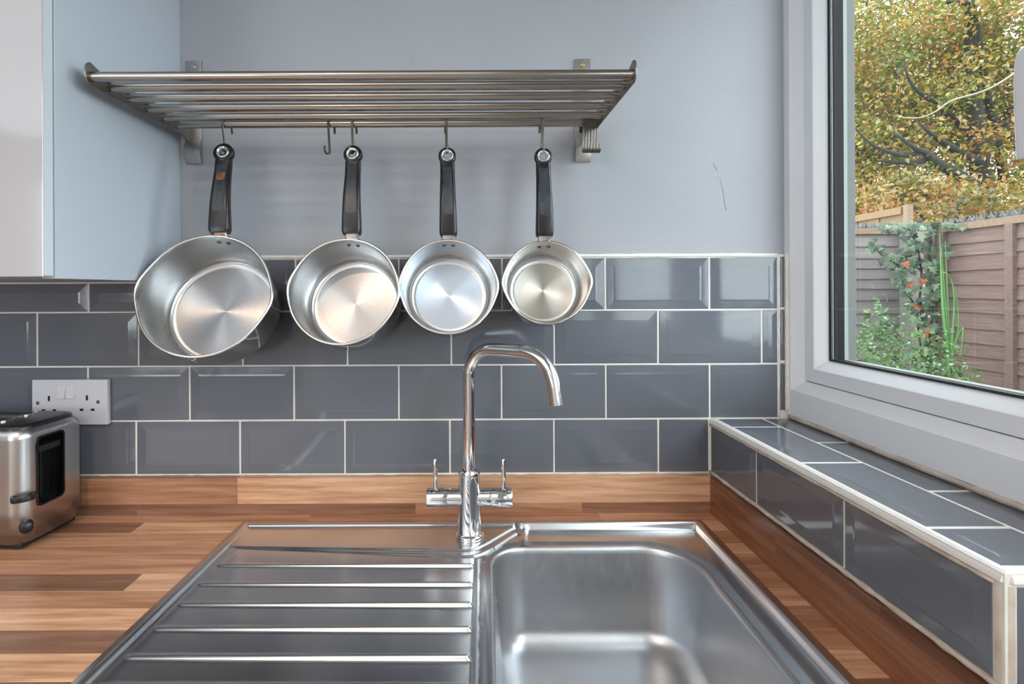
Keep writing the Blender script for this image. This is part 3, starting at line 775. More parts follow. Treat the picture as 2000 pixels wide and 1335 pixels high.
hook(hx_(441), -35, -6, 'steel hook holding the largest saucepan at the left end')
hook(hx_(646.5), -25, -3, 'empty steel hook left of the second saucepan handle')
hook(hx_(691.5), -14, -2, 'steel hook holding the saucepan second from the left')
hook(hx_(872), 8, 0, 'steel hook holding the saucepan third from the left')
hook(hx_(1060), 10, 3, 'steel hook holding the smallest saucepan')
for i, (w_, px) in enumerate(zip(('leftmost', 'second from left', 'third from left', 'third from right', 'second from right', 'rightmost'), (1140.5, 1146, 1151.5, 1157, 1162.5, 1168))):
    hook(hx_(px), 6 + random.uniform(-1, 1), 2.0, f'empty steel hook, {w_} of six bunched at the right rack end')

# ================================================================== SAUCEPANS
def saucepan(rim_px, base_px, d_r, d_b, rad, col_px, eye_px, d_c, d_e, wb, wt, basemat, label, rust=False, lipamp=0.006, twist=0.0):
    Rw, Bw = U(*rim_px, d_r), U(*base_px, d_b)
    n = (Rw - Bw).normalized(); L = (Rw - Bw).length
    Cw, Ew = U(*col_px, d_c), U(*eye_px, d_e)
    u = Cw - Rw; u = (u - n * u.dot(n)).normalized()
    fm = axis_mat(Rw, n, u)
    root = empty('saucepan', mat=fm, label=label, cat='saucepan', group='steel saucepans on the rack')
    seg = 96
    def ringv(r, z, lip):
        out = []
        for j in range(seg):
            a = 2 * PI * j / seg
            dl = min(abs(a - 0), abs(a - 2 * PI)); dr_ = abs(a - PI)
            k_ = math.exp(-(dl / 0.26) ** 2) + math.exp(-(dr_ / 0.26) ** 2)
            rr = r + lip * lipamp * k_
            out.append(Vector((rr * math.cos(a), rr * math.sin(a), z + 0.0015 * lip * k_)))
        return out
    def lz(z): return max(0.0, 1 + z / 0.030) ** 1.5
    rb = rad * 0.965; fl = 0.011
    inner = [(rad - 0.0006, -0.001), (rad - 0.0020, -0.006), (rad - 0.0024, -0.018)]
    inner += [(rad - 0.0026 - (rad - rb) * t, -L * t) for t in (0.35, 0.6, 0.8)]
    zb_ = -L + fl
    for a in (0, 20, 40, 60, 80): inner.append((rb - 0.003 - fl * (1 - math.cos(R(a))), zb_ - fl * math.sin(R(a))))
    inner.append((rb - 0.0055 - fl, -L))
    v, f = rings_vf([ringv(r, z, lz(z)) for r, z in inner], cap=False)
    pyd('inner_wall', v, f, M['panwall'], root, local=True, smooth=True)
    # rings turned in the base
    r0 = rb - 0.005 - fl; prof = [(r0, -L + 0.0001)]
    for q in np.linspace(0.98, 0.04, 26): prof.append((r0 * q, -L + 0.00005 * (1 if int(q * 40) % 2 else 0)))
    prof.append((0.0005, -L))
    v, f = lathe_vf(prof, 96); f.append(tuple((len(prof) - 1) * 96 + j for j in range(96)))
    pyd('base', v, f, M[basemat], root, local=True, smooth=True)
    outer = [(rad + 0.0012, -0.004), (rad + 0.0004, -0.02), (rb + 0.0006, -L + 0.014), (rb - 0.001, -L + 0.007), (rb - 0.006, -L + 0.001), (rb - 0.009, -L - 0.0035), (0.001, -L - 0.0045)]
    v, f = rings_vf([ringv(r, z, lz(z)) for r, z in outer], cap=False); f.append(tuple((len(outer) - 1) * seg + j for j in range(seg)))
    pyd('outer_wall', v, f, M['panout'], root, local=True, smooth=True)
    rr = []
    for i in range(8):
        a = 2 * PI * i / 8; rr.append(ringv(rad + 0.0012 + 0.0024 * math.cos(a), -0.0015 + 0.0021 * math.sin(a), 1.0))
    v, f = rings_vf(rr, cap=False, closed=True); pyd('rim', v, f, M['rim'], root, local=True, smooth=True)
    for s in (-1, 1):
        v, f = lathe_vf([(0.0, 0.0022), (0.0022, 0.0018), (0.0036, 0.0004), (0.0040, -0.0005)], 14, axis_mat((s * 0.0085, rad - 0.0031, -0.0185), (0, -1, 0)))
        pyd('rivet', v, f, M['hook'], root, local=True, smooth=True)
    # collar and handle (world space points, handed to the pan's frame)
    fwd = (n + Vector((0, -0.6, 0))).normalized()
    att = fm @ Vector((0, rad - 0.0008, -0.012))
    hdir = (Ew - Cw).normalized()
    side = hdir.cross(fwd).normalized(); fw = side.cross(hdir).normalized()
    c0 = Cw + hdir * 0.002
    colp = [att, att.lerp(Cw, 0.6), Cw + hdir * 0.008]
    secs = []
    for p, ww, tt in zip(colp, (0.022, 0.0235, 0.0245), (0.012, 0.012, 0.012)):
        secs.append([p + side * a + fw * b for a, b in rrect(-ww / 2, ww / 2, -tt / 2, tt / 2, 0.004, 4)])
    v, f = rings_vf(secs); pyd('collar', v, f, M['rim'], root, smooth=True).data.set_sharp_from_angle(angle=R(50))
    ro = wt * 0.60
    Hl = (Ew - Cw).length
    N = 26; secs = []; mids = []
    for i in range(N + 1):
        t = i / N; s_ = t * (Hl - ro * 0.75)
        p = Cw + hdir * s_ + fw * (0.0055 * math.sin(PI * min(1, t * 1.15)) ** 1) 
        ww = wb + (wt - wb) * min(1.0, t / 0.8) ** 0.9
        ww *= 1 - 0.05 * math.exp(-(t / 0.04) ** 2)
        tt = 0.021 - 0.008 * t
        if i == 0: ww *= 0.93; tt *= 0.9
        secs.append([p + side * a + fw * b for a, b in rrect(-ww / 2, ww / 2, -tt / 2, tt / 2, [0.0055, 0.0055, 0.006, 0.006], 5)])
        mids.append((p, ww, tt))
    v, f = rings_vf(secs); hnd = pyd('handle', v, f, M['bakelite'], root, smooth=True); hnd.data.set_sharp_from_angle(angle=R(55))
    A = axis_mat(Ew + fw * 0.001, fw, hdir)
    ri = 0.0100
    v, f = lathe_vf([(ri, -0.0055), (ro - 0.002, -0.006), (ro, -0.004), (ro, 0.004), (ro - 0.002, 0.006), (ri, 0.0062), (ri, -0.0055)], 40, A)
    o = pyd('hanging_loop', v, f, M['bakelite'], hnd, smooth=True); o.data.set_sharp_from_angle(angle=R(45))
    rgp = []
    for i in range(10):
        a = 2 * PI * i / 10; rgp.append((0.0088 + 0.0026 * math.cos(a), 0.0056 + 0.0022 * math.sin(a)))
    rgp2 = [(0.0112, 0.0058), (0.0110, 0.0075), (0.0098, 0.0082), (0.0082, 0.0074), (0.0068, 0.0052), (0.0066, -0.006), (0.0085, -0.0065), (0.0112, 0.0058)]
    v, f = lathe_vf(rgp2, 36, A); pyd('eyelet', v, f, M['chrome'], hnd, smooth=True)
    # shallow thumb inset along the grip; bluish grey carries wear and a painted highlight
    def inset(name, i0, i1, k0, mat, off=0.0003):
        sec = []
        for i in range(i0, i1 + 1):
            p, ww, tt = mids[i]; h_ = ww * k0
            e_ = 1.0
            if i == i0: e_ = 0.80
            a_ = [(-h_ * e_, -0.002), (-h_ * e_, off), (-h_ * e_ * 0.5, off - 0.0002), (h_ * e_ * 0.5, off - 0.0002), (h_ * e_, off), (h_ * e_, -0.002)]
            sec.append([p + side * a + fw * (tt / 2 + b) for a, b in a_])
        v, f = rings_vf(sec); return pyd(name, v, f, mat, hnd)
    inset('thumb_inset', 7, 24, 0.30, M['grip'])
    if rust: inset('rust_patch', 18, 21, 0.25, M['rust'], 0.0007)
    return root
saucepan((398, 573), (441, 608), 0.882, 0.972, 0.1075, (430, 455), (438, 300), 0.919, 0.949, 0.0375, 0.0300, 'base_warm', 'largest steel saucepan with black handle, leftmost on the rack', rust=True)
saucepan((670, 566), (695, 594), 0.895, 0.984, 0.0925, (687.5, 458), (690, 303), 0.925, 0.949, 0.0350, 0.0280, 'base_warm', 'second largest steel saucepan, black worn handle, second from left', lipamp=0.003)
saucepan((876, 557.5), (877, 578), 0.905, 0.989, 0.0815, (876, 461), (873.5, 306), 0.928, 0.949, 0.0325, 0.0265, 'base_blue', 'steel saucepan with bluish shiny base, hanging just left above the tap spout', lipamp=0.003)
saucepan((1068, 549.5), (1060, 568), 0.915, 0.989, 0.0725, (1063.5, 462), (1060.5, 307), 0.934, 0.949, 0.0325, 0.0265, 'base_cream', 'smallest steel saucepan with cream tinted inside, rightmost on the rack', lipamp=0.004)

# ================================================================== SOCKET
so = empty('power_socket', loc=(wx(142), -0.006, wz(779)), label='white double power socket on the tiles behind the toaster', cat='socket')
x0, x1, z0, z1 = wx(70), wx(216), wz(823), wz(736)
box('faceplate', x0, x1, -0.0105, -0.0012, z0, z1, M['socket'], so, bev=0.0018, seg=3)
for px in (127.5, 145):
    sw = MB()
    xa, xb, za, zb = wx(px - 8), wx(px + 8), wz(773), wz(746.5)
    sw.add([(xa, -0.0100, za), (xb, -0.0100, za), (xb, -0.0100, zb), (xa, -0.0100, zb), (xa, -0.0142, za + .001), (xb, -0.0142, za + .001), (xb, -0.0108, zb - .001), (xa, -0.0108, zb - .001)],
           [(3, 2, 1, 0), (4, 5, 6, 7), (0, 1, 5, 4), (1, 2, 6, 5), (2, 3, 7, 6), (3, 0, 4, 7)])
    o = pyd('switch', sw.v, sw.f, M['socket'], so); bevel_mesh(o.data, 0.0005, 1)
for px, py, hw, hh in ((103, 772, 2.0, 5.0), (176.5, 771, 2.0, 5.0), (92.5, 795, 3.3, 2.2), (113.5, 795, 3.3, 2.2), (166, 794, 3.3, 2.2), (187.5, 794, 3.3, 2.2)):
    box('pin_slot', wx(px - hw), wx(px + hw), -0.0108, -0.0070, wz(py + hh), wz(py - hh), M['dark'], so)
for px, py in ((81.5, 780.5), (198, 779)):
    v, f = lathe_vf([(0.0, 0.0002), (0.0022, 0.0004), (0.0034, 0.0001), (0.0036, -0.0015)], 16, axis_mat((wx(px), -0.0106, wz(py)), (0, -1, 0)))
    sc_ = pyd('screw', v, f, M['hook'], so, smooth=True)

# ================================================================== TOASTER
Nx, Nd = -0.7328, 0.858
th = R(4.0)
e1 = Vector((math.sin(th), math.cos(th), 0)); e2 = Vector((-math.cos(th), math.sin(th), 0))
tm = Matrix((e1, e2, Vector((0, 0, 1)))).transposed().to_4x4(); tm.translation = Vector((Nx, yd(Nd), ZW))
ts = empty('toaster', mat=tm, label='brushed steel toaster with black top standing on the worktop at left', cat='toaster')
LE, WD, HT = 0.120, 0.25, 0.2085      # depth along e1, length along e2, height
# steel shell: strip along far end -> near corner -> front, with rounded far top and bottom corners
path = []
rc = 0.0245; rf = 0.023
s0c = [LE - 0.0004, LE - 0.002, LE - 0.005, LE - 0.010, LE - 0.016, LE - 0.0225, 0.0835, 0.082, 0.030, 0.0285]
for a in s0c: path.append((a, 0.0, a))
for i in range(0, 11):
    a = PI / 2 * i / 10; path.append((rc - rc * math.sin(a), rc - rc * math.cos(a), None))
path += [(0.0, 0.10, None), (0.0, WD, None)]
zr = [0.0125, 0.0645, 0.066, 0.181, 0.1825, 0.2000]
verts = []; fc = []
for (a, b, s_) in path:
    row = []
    zb_, zt_ = zr[0], zr[-1]
    if s_ is not None and s_ > LE - rf:
        q = s_ - (LE - rf); dz = rf - math.sqrt(max(0, rf * rf - q * q)); zb_ += dz; zt_ -= dz
    for j, z in enumerate(zr): row.append((a, b, min(max(z, zb_), zt_)))
    verts += row
nz_ = len(zr)
for i in range(len(path) - 1):
    for j in range(nz_ - 1):
        if 7 <= i < 8 and 2 <= j < 3: continue
        fc.append((i * nz_ + j, (i + 1) * nz_ + j, (i + 1) * nz_ + j + 1, i * nz_ + j + 1))
sh = pyd('steel_shell', verts, fc, M['toaster'], ts, local=True, smooth=True)
sh.data.set_sharp_from_angle(angle=R(40))
md = sh.modifiers.new('thick', 'SOLIDIFY'); md.thickness = 0.0012; md.offset = -1
# black core with rounded far end, standing 3 mm proud of the shell outline at the back
def tprism(poly, b0, b1):
    n = len(poly); v = [(a, b0, z) for a, z in poly] + [(a, b1, z) for a, z in poly]
    return v, [tuple(range(n)), tuple(range(2 * n - 1, n - 1, -1))] + [(i, (i + 1) % n, n + (i + 1) % n, n + i) for i in range(n)]
poly = rrect(0.012, LE + 0.0035, 0.006, HT - 0.0075, [0.026, 0.004, 0.004, 0.026], 8)
v, f = tprism(poly, 0.034, WD); o = pyd('core', v, f, M['blackp'], ts, local=True)
poly_o = rrect(0.06, LE + 0.0030, 0.0095, HT - 0.0075, [0.026, 0.002, 0.002, 0.026], 8)
poly_i = rrect(0.06, LE - 0.0005, 0.0125, HT - 0.0105, [0.0235, 0.002, 0.002, 0.0235], 8)
n = len(poly_o); k0 = list(range(0, 9)) ; ring = []
arc_o = [poly_o[i] for i in range(n)]; 
vv = []; ff = []
order = [i for i in range(27, 36)] + [i for i in range(0, 9)]     # far bottom corner then far top corner
order = list(range(27, 36)) + list(range(0, 9))
po = [(0.03, 0.0095)] + [poly_o[i] for i in order] + [(0.03, HT - 0.0075)]
pi_ = [(0.03, 0.0125)] + [poly_i[i] for i in order] + [(0.03, HT - 0.0105)]
for (a, z), (a2, z2) in zip(po, pi_): vv += [(a, 0.002, z), (a2, 0.002, z2), (a, 0.036, z), (a2, 0.036, z2)]
for i in range(len(po) - 1):
    q = i * 4; r_ = q + 4
    ff += [(q, q + 1, r_ + 1, r_), (q + 2, q, r_, r_ + 2), (q + 3, q + 2, r_ + 2, r_ + 3), (q + 1, q + 3, r_ + 3, r_ + 1)]
pyd('back_trim', vv, ff, M['blackp'], ts, local=True)
# top cover, follows the near rounded corner
plan = []
for i in range(0, 9):
    a = PI / 2 * i / 8; plan.append((rc - rc * math.sin(a), rc - rc * math.cos(a)))
plan = [(LE - 0.024, 0.0)] + plan + [(0.0, WD), (LE - 0.004, WD), (LE - 0.004, 0.02), (LE - 0.010, 0.006)]
n = len(plan); cxp_, cyp_ = LE / 2, WD / 2
def shrink(p, k_): 
    return (cxp_ + (p[0] - cxp_) * k_[0], cyp_ + (p[1] - cyp_) * k_[1])
lv = [((1, 1), 0.1995), ((0.995, 0.9975), 0.2035), ((0.96, 0.982), 0.2070), ((0.88, 0.95), HT - 0.0003)]
rings = [[Vector((*shrink(p, k_), z)) for p in plan] for k_, z in lv]
v, f = rings_vf(rings); tc_ = pyd('top_cover', v, f, M['blackp'], ts, local=True, smooth=True); tc_.data.set_sharp_from_angle(angle=R(60))
for sx in (0.036, 0.080):
    ro_ = rrect(sx - 0.017, sx + 0.017, 0.055, WD - 0.01, 0.012, 6); ri_ = rrect(sx - 0.013, sx + 0.013, 0.059, WD - 0.014, 0.009, 6)
    rr_ = [[Vector((a, b, HT - 0.001)) for a, b in ro_], [Vector((a, b, HT + 0.0022)) for a, b in ro_], [Vector((a, b, HT + 0.0022)) for a, b in ri_], [Vector((a, b, HT - 0.001)) for a, b in ri_]]
    v, f = rings_vf(rr_, cap=False, closed=True); sl = pyd('bread_slot', v, f, M['chrome'], ts, local=True)
    v = [Vector((a, b, HT + 0.0001)) for a, b in ri_]; pyd('slot_opening', v, [tuple(range(len(v)))], M['dark'], sl, local=True)
# lever recess in the steel end
ra, rb_, rz0, rz1 = 0.030, 0.082, 0.066, 0.181
rc_v = MB()
rc_v.add([(ra, 0, rz0), (rb_, 0, rz0), (rb_, 0, rz1), (ra, 0, rz1), (ra, 0.026, rz0), (rb_, 0.026, rz0), (rb_, 0.026, rz1), (ra, 0.026, rz1)],
         [(4, 5, 6, 7), (0, 1, 5, 4), (1, 2, 6, 5), (2, 3, 7, 6), (3, 0, 4, 7)])
pk = pyd('lever_recess', rc_v.v, rc_v.f, M['blackg'], ts, local=True)
ro_ = rrect(ra - 0.0022, rb_ + 0.0022, rz0 - 0.0022, rz1 + 0.0022, 0.010, 6); ri_ = rrect(ra + 0.0008, rb_ - 0.0008, rz0 + 0.0008, rz1 - 0.0008, 0.008, 6)
rr_ = [[Vector((a, 0.002, z)) for a, z in ro_], [Vector((a, -0.0018, z)) for a, z in ro_], [Vector((a, -0.0018, z)) for a, z in ri_], [Vector((a, 0.006, z)) for a, z in ri_]]
v, f = rings_vf(rr_, cap=False, closed=True); pyd('recess_rim', v, f, M['blackg'], pk, local=True)
box('lift_bar', ra + 0.003, rb_ - 0.003, 0.002, 0.022, 0.154, 0.165, M['blackp'], pk, bev=0.002, local=True)
box('guide_rail', (ra + rb_) / 2 - 0.0015, (ra + rb_) / 2 + 0.0015, 0.018, 0.025, rz0 + 0.003, 0.153, M['blackp'], pk, local=True)
# small printed browning mark on the steel
mk = MB()
for i in range(7):
    a0 = R(70 + i * 32); a1 = R(70 + (i + 1) * 32)
    pa = (0.0245 + 0.0022 * -math.cos(a0), 0.1650 + 0.0062 * math.sin(a0)); pb = (0.0245 + 0.0022 * -math.cos(a1), 0.1650 + 0.0062 * math.sin(a1))
    mk.add([(pa[0] - .0004, -0.0004, pa[1]), (pa[0] + .0004, -0.0004, pa[1]), (pb[0] + .0004, -0.0004, pb[1]), (pb[0] - .0004, -0.0004, pb[1])], [(0, 1, 2, 3)])
pyd('printed_mark', mk.v, mk.f, M['blackp'], ts, local=True)
box('base', 0.006, LE - 0.004, 0.006, WD, 0.004, 0.0135, M['blackp'], ts, bev=0.003, local=True)
for a, b in ((0.022, 0.03), (LE - 0.02, 0.03), (0.022, WD - 0.03), (LE - 0.02, WD - 0.03)):
    v, f = lathe_vf([(0.008, 0), (0.009, 0.001), (0.009, 0.005)], 16, Matrix.Translation((a, b, 0)), cap=True); pyd('foot', v, f, M['rubber'], ts, local=True)
# dark lever loop and dial on the rounded near corner
cdir = Vector((-0.70, -0.714, 0)).normalized(); cp = Vector((rc - rc * 0.70, rc - rc * 0.714, 0)); tdir = Vector((-cdir.y, cdir.x, 0))
pts = [cp + tdir * -0.012 + cdir * -0.004, cp + tdir * -0.012 + cdir * 0.008, cp + tdir * -0.009 + cdir * 0.013, cp + cdir * 0.015, cp + tdir * 0.012 + cdir * 0.013, cp + tdir * 0.016 + cdir * 0.006, cp + tdir * 0.016 + cdir * -0.006]
pts = [p + Vector((0, 0, 0.089)) for p in smooth_pts(pts, 4)]
v, f = sweep_vf(pts, rrect(-0.0045, 0.0045, -0.002, 0.002, 0.0015, 3), (0, 0, 1)); pyd('lever', v, f, M['blackp'], ts, local=True, smooth=True)
v, f = lathe_vf([(0.0, 0.012), (0.008, 0.012), (0.0095, 0.010), (0.010, -0.004)], 24, axis_mat(cp + tdir * 0.006 + Vector((0, 0, 0.040)), cdir)); pyd('dial', v, f, M['blackp'], ts, local=True, smooth=True)

# ================================================================== GARDEN
GZ = -0.15
struct(box('ground', 0.75, 30, -14, 26, GZ - 0.2, GZ, M['ground']))
def board(parent, L_, H_, T_, m, mat, wav=0.006):
    """waney-edged lap board: local X along the board, lower edge kicked out and gently uneven"""
    n = 8; ph = random.uniform(0, 6); v = []
    for i in range(n + 1):
        x = -L_ / 2 + L_ * i / n; dz = wav * math.sin(ph + i * 0.9) * 0.6 + random.uniform(-.0015, .0015)
        v += [(x, -0.012, -H_ / 2 + dz), (x, -0.012 + T_, -H_ / 2 + dz), (x, T_, H_ / 2 + 0.012), (x, 0.0, H_ / 2 + 0.012)]
    f = [(0, 1, 2, 3), (n * 4 + 3, n * 4 + 2, n * 4 + 1, n * 4)]
    for i in range(n):
        a, b = i * 4, i * 4 + 4
        for j in range(4): f.append((a + j, b + j, b + (j + 1) % 4, a + (j + 1) % 4))
    return pyd('board', v, f, mat, parent, world=m, local=True)
SPK = None
def spike(parent, m):
    global SPK
    if SPK is None:
        b = MB(); b.box(-0.022, 0.022, -0.02, 0.02, 0, 0.006)
        for x, y, lx, ly in ((-0.012, -0.010, -0.012, -0.006), (0.012, -0.010, 0.010, -0.008), (-0.012, 0.010, -0.008, 0.008), (0.012, 0.010, 0.012, 0.006)):
            q = 0.008
            b.add([(x - q, y - q, 0.005), (x + q, y - q, 0.005), (x + q, y + q, 0.005), (x - q, y + q, 0.005), (x + lx, y + ly, 0.045)], [(0, 1, 4), (1, 2, 4), (2, 3, 4), (3, 0, 4)])
        me = bpy.data.meshes.new('spike'); me.from_pydata(b.v, [], b.f); me.update(); me.materials.append(M['spike']); SPK = me
    return link('spike', SPK, None, parent, m)
# left panel, square to the house wall
FD, FZ = 3.82, EYE + 116 * 3.82 / 1020
fl = empty('garden_fence', loc=(2.2, yd(FD), GZ), label='weathered grey lap-board fence panel behind the ivy and leafy shrub', cat='fence', group='garden fence panels')
XA, XB = 1.35, 3.17
box('cap_rail', XA, XB, yd(FD) - 0.022, yd(FD) + 0.022, FZ - 0.045, FZ, M['cap'], fl, center=True)
z = FZ - 0.045; i = 0
while z > GZ + 0.05:
    h = (0.088, 0.085, 0.079, 0.074, 0.070, 0.085, 0.100, 0.082)[i % 8]
    board(fl, XB - XA, h, 0.008, Matrix.Translation(((XA + XB) / 2, yd(FD) + 0.004, z - h / 2)), M['fence_grey']); z -= h; i += 1
for x in (XA, 2.0): box('batten', x, x + 0.045, yd(FD) - 0.03, yd(FD) - 0.002, GZ + 0.02, FZ - 0.045, M['fence_grey'], fl, center=True)
for i in range(22): spike(fl, Matrix.Translation((XB - 0.05 - i * 0.062, yd(FD), FZ)) @ Matrix.Rotation(random.uniform(-.2, .2), 4, 'Z'))
# right panel, running towards the viewer
FX = 3.13; RZ = Matrix.Rotation(-PI / 2, 4, 'Z'); FZ2 = EYE + 0.405
YA, YB = yd(3.44), yd(1.62)
fr_ = empty('garden_fence', loc=(FX, (YA + YB) / 2, GZ), label='brown lap-board fence panel with a pale cap at the right of the window', cat='fence', group='garden fence panels')
def along(y0, y1, z_): return Matrix.Translation((FX, (y0 + y1) / 2, z_)) @ RZ
box('cap_rail', FX - 0.024, FX + 0.024, YB, YA, FZ2 - 0.044, FZ2, M['cap'], fr_, center=True)
z = FZ2 - 0.044; i = 0
while z > GZ + 0.05:
    h = (0.083, 0.080, 0.093, 0.088, 0.086, 0.090, 0.092, 0.089)[i % 8]
    board(fr_, YA - YB, h, 0.008, along(YA, YB, z - h / 2), M['fence_brown'], 0.008); z -= h; i += 1
for y in (yd(3.44) - 0.05, yd(3.00) - 0.04, yd(2.5)): box('batten', FX - 0.034, FX - 0.006, y, y + 0.045, GZ + 0.02, FZ2 - 0.044, M['fence_brown'], fr_, center=True)
for i in range(27): spike(fr_, Matrix.Translation((FX, YA - 0.03 - i * 0.066, FZ2)) @ Matrix.Rotation(PI / 2 + random.uniform(-.2, .2), 4, 'Z'))
# neighbour's taller tan fence going away behind
nf = empty('garden_fence', loc=(3.40, yd(5.4), GZ), label='tall tan board fence with sloping-looking rail, seen above the grey fence panel', cat='fence', group='garden fence panels')
NZ = EYE + 0.625
box('cap_rail', 3.37, 3.43, yd(4.05), yd(7.2), NZ - 0.055, NZ, M['fence_tan'], nf, center=True)
for i in range(26):
    y = yd(4.05) + i * 0.12; v, f = box_vf(-0.007, 0.007, -0.056, 0.056, -0.95, 0.95)
    pyd('board', v, f, M['fence_tan'], nf, world=Matrix.Translation((3.40 + 0.006 * (i % 2), y + 0.06, NZ - 0.055 - 0.95)), local=True)
box('post', 3.37, 3.415, yd(3.985), yd(4.03), GZ, NZ + 0.01, M['cap'], nf, bev=0.008, center=True)
p1 = box('fence_post', 3.13, 3.225, yd(3.68), yd(3.775), GZ, FZ + 0.02, M['concrete'], None, bev=0.008, center=True)
tag(p1, 'pale concrete fence post half hidden in the ivy at the corner', 'post')
p2 = box('fence_post', 3.10, 3.18, yd(3.455), yd(3.535), GZ, FZ2 - 0.03, M['fence_brown'], None, bev=0.004, center=True)
tag(p2, 'mossy brown timber fence post at the end of the brown fence panel', 'post')

def leaves_mesh(name, P, Nrm, ln, wd, tone, mat, parent=None, **kw):
    n = len(P)
    t = RNG.normal(size=(n, 3)); t -= (t * Nrm).sum(1)[:, None] * Nrm; t /= np.linalg.norm(t, axis=1)[:, None] + 1e-9
    b = np.cross(Nrm, t)
    L_ = ln[:, None]; W_ = wd[:, None]
    V = np.stack([P - t * L_ * .5, P + b * W_ * .5 + Nrm * W_ * .18, P + t * L_ * .5, P - b * W_ * .5 + Nrm * W_ * .18], 1).reshape(-1, 3)
    if parent is not None: V = V - np.array(WM[parent.name].translation)
    me = bpy.data.meshes.new(name); me.vertices.add(4 * n); me.vertices.foreach_set('co', V.astype(np.float32).ravel())
    idx = np.arange(n)[:, None] * 4; tri = np.concatenate([idx + [0, 1, 2], idx + [0, 2, 3]], 1).reshape(-1, 3)
    me.loops.add(6 * n); me.loops.foreach_set('vertex_index', tri.astype(np.int32).ravel())
    me.polygons.add(2 * n); me.polygons.foreach_set('loop_start', np.arange(0, 6 * n, 3, dtype=np.int32))
    me.update(); me.validate()
    at = me.attributes.new('tone', 'FLOAT', 'POINT'); at.data.foreach_set('value', np.repeat(tone, 4).astype(np.float32))
    return link(name, me, mat, parent, **kw)
def unit(n, up=0.0):
    v = RNG.normal(size=(n, 3)); v[:, 2] += up; return v / np.linalg.norm(v, axis=1)[:, None]
def crown(parent, c, rad, nc, per, sig, size, mat, flat=0.55, tb=0.5):
    u = unit(nc); r = RNG.random(nc) ** 0.45
    cc = np.array(c) + u * r[:, None] * np.array(rad)
    P = np.repeat(cc, per, 0) + RNG.normal(size=(nc * per, 3)) * np.array([sig, sig, sig * flat])
    tc = np.repeat(np.clip(RNG.normal(tb, 0.2, nc), 0, 1), per); n = nc * per
    tone = np.clip(tc + RNG.normal(0, 0.16, n), 0, 1)
    ln = size * RNG.uniform(0.7, 1.35, n)
    o = leaves_mesh('foliage', P, unit(n, 0.9), ln, ln * RNG.uniform(0.4, 0.6, n), tone, mat, parent); o['kind'] = 'stuff'; return o
def limbs(name, parent, lines, mat):
    for k_, (pts, r0, r1) in enumerate(lines):
        P = smooth_pts(pts, 5); rr = [r0 + (r1 - r0) * i / (len(P) - 1) for i in range(len(P))]
        v, f = tube_vf(P, rr, 8); pyd(name[0] if k_ == 0 else name[1], v, f, mat, parent, smooth=True)
TD = 9.6
tb_ = U(1925, 640, TD); tb_.z = GZ
tr1 = empty('autumn_tree', loc=tb_, label='large tree with yellow-green autumn leaves and dark forking trunk beyond the fences', cat='tree', group='trees beyond the fence')
q = lambda a, b, dd=0.0: U(a, b, TD + dd)
limbs(('trunk', 'branch'), tr1, [
    ([tb_, q(1922, 420), q(1913, 320), q(1908, 240), q(1898, 160), q(1893, 60), q(1900, -80)], 0.19, 0.05),
    ([q(1962, 360, .3), q(1955, 310, .3), q(1940, 240, .2), q(1924, 160, 0), q(1915, 90, -.2), q(1905, 20, -.3)], 0.085, 0.025),
    ([q(1912, 318), q(1880, 300, -.3), q(1850, 283, -.5), q(1822, 264, -.7), q(1795, 240, -.7)], 0.09, 0.02),
    ([q(1912, 300), q(1895, 270, .2), q(1870, 240, .4), q(1845, 220, .6)], 0.07, 0.04),
    ([q(1918, 380), q(1870, 340, -.4), q(1830, 318, -.6), q(1805, 297, -.7), q(1785, 288, -.8), q(1750, 262, -.8)], 0.11, 0.02),
    ([q(1800, 297, -.7), q(1770, 303, -.7), q(1735, 296, -.8), q(1700, 280, -.9), q(1670, 250, -.9)], 0.05, 0.015),
    ([q(1815, 310, -.6), q(1775, 318, -.6), q(1715, 314, -.6)], 0.05, 0.02),
    ([q(1898, 170), q(1840, 200, -.4), q(1800, 184, -.6), q(1782, 166, -.7), q(1770, 142, -.8), q(1766, 110, -.8)], 0.045, 0.012),
    ([q(1895, 60), q(1900, 14, -.3), q(1870, 5, -.4), q(1850, 4, -.5)], 0.05, 0.03),
    ([q(1940, 250), q(1975, 230, .2), q(2010, 205, .3)], 0.04, 0.03),
    ([q(1910, 300), q(1960, 250, .3), q(2030, 170, .4), q(2100, 60, .6)], 0.10, 0.05),
], M['bark'])
tc0 = U(1900, 150, TD)
crown(tr1, (tc0.x + 0.6, tc0.y + 1.1, tc0.z + 0.1), (4.4, 2.2, 3.2), 820, 100, 0.24, 0.088, M['autumn'], tb=0.48)
tr2b = U(1690, 640, 13.0); tr2b.z = GZ
tr2 = empty('autumn_tree', loc=tr2b, label='further tree with orange-tinged leaves at the left edge of the window view', cat='tree', group='trees beyond the fence')
q2 = lambda a, b, dd=0.0: U(a, b, 13.0 + dd)
limbs(('trunk', 'branch'), tr2, [([tr2b, q2(1690, 450), q2(1695, 250), q2(1700, 60)], 0.22, 0.08), ([q2(1692, 350), q2(1740, 260), q2(1780, 200)], 0.09, 0.04), ([q2(1692, 350), q2(1640, 240), q2(1600, 200)], 0.09, 0.04)], M['bark'])
tc2 = U(1690, 200, 13.0)
crown(tr2, (tc2.x, tc2.y + 0.5, tc2.z), (3.4, 2.2, 3.6), 330, 90, 0.30, 0.11, M['autumn'], tb=0.58)
hb_ = U(1860, 600, 7.4); hb_.z = GZ
tr3 = empty('autumn_tree', loc=hb_, label='low bushy tree with brown and gold leaves just above the brown fence', cat='tree', group='trees beyond the fence')
q3 = lambda a, b, dd=0.0: U(a, b, 7.4 + dd)
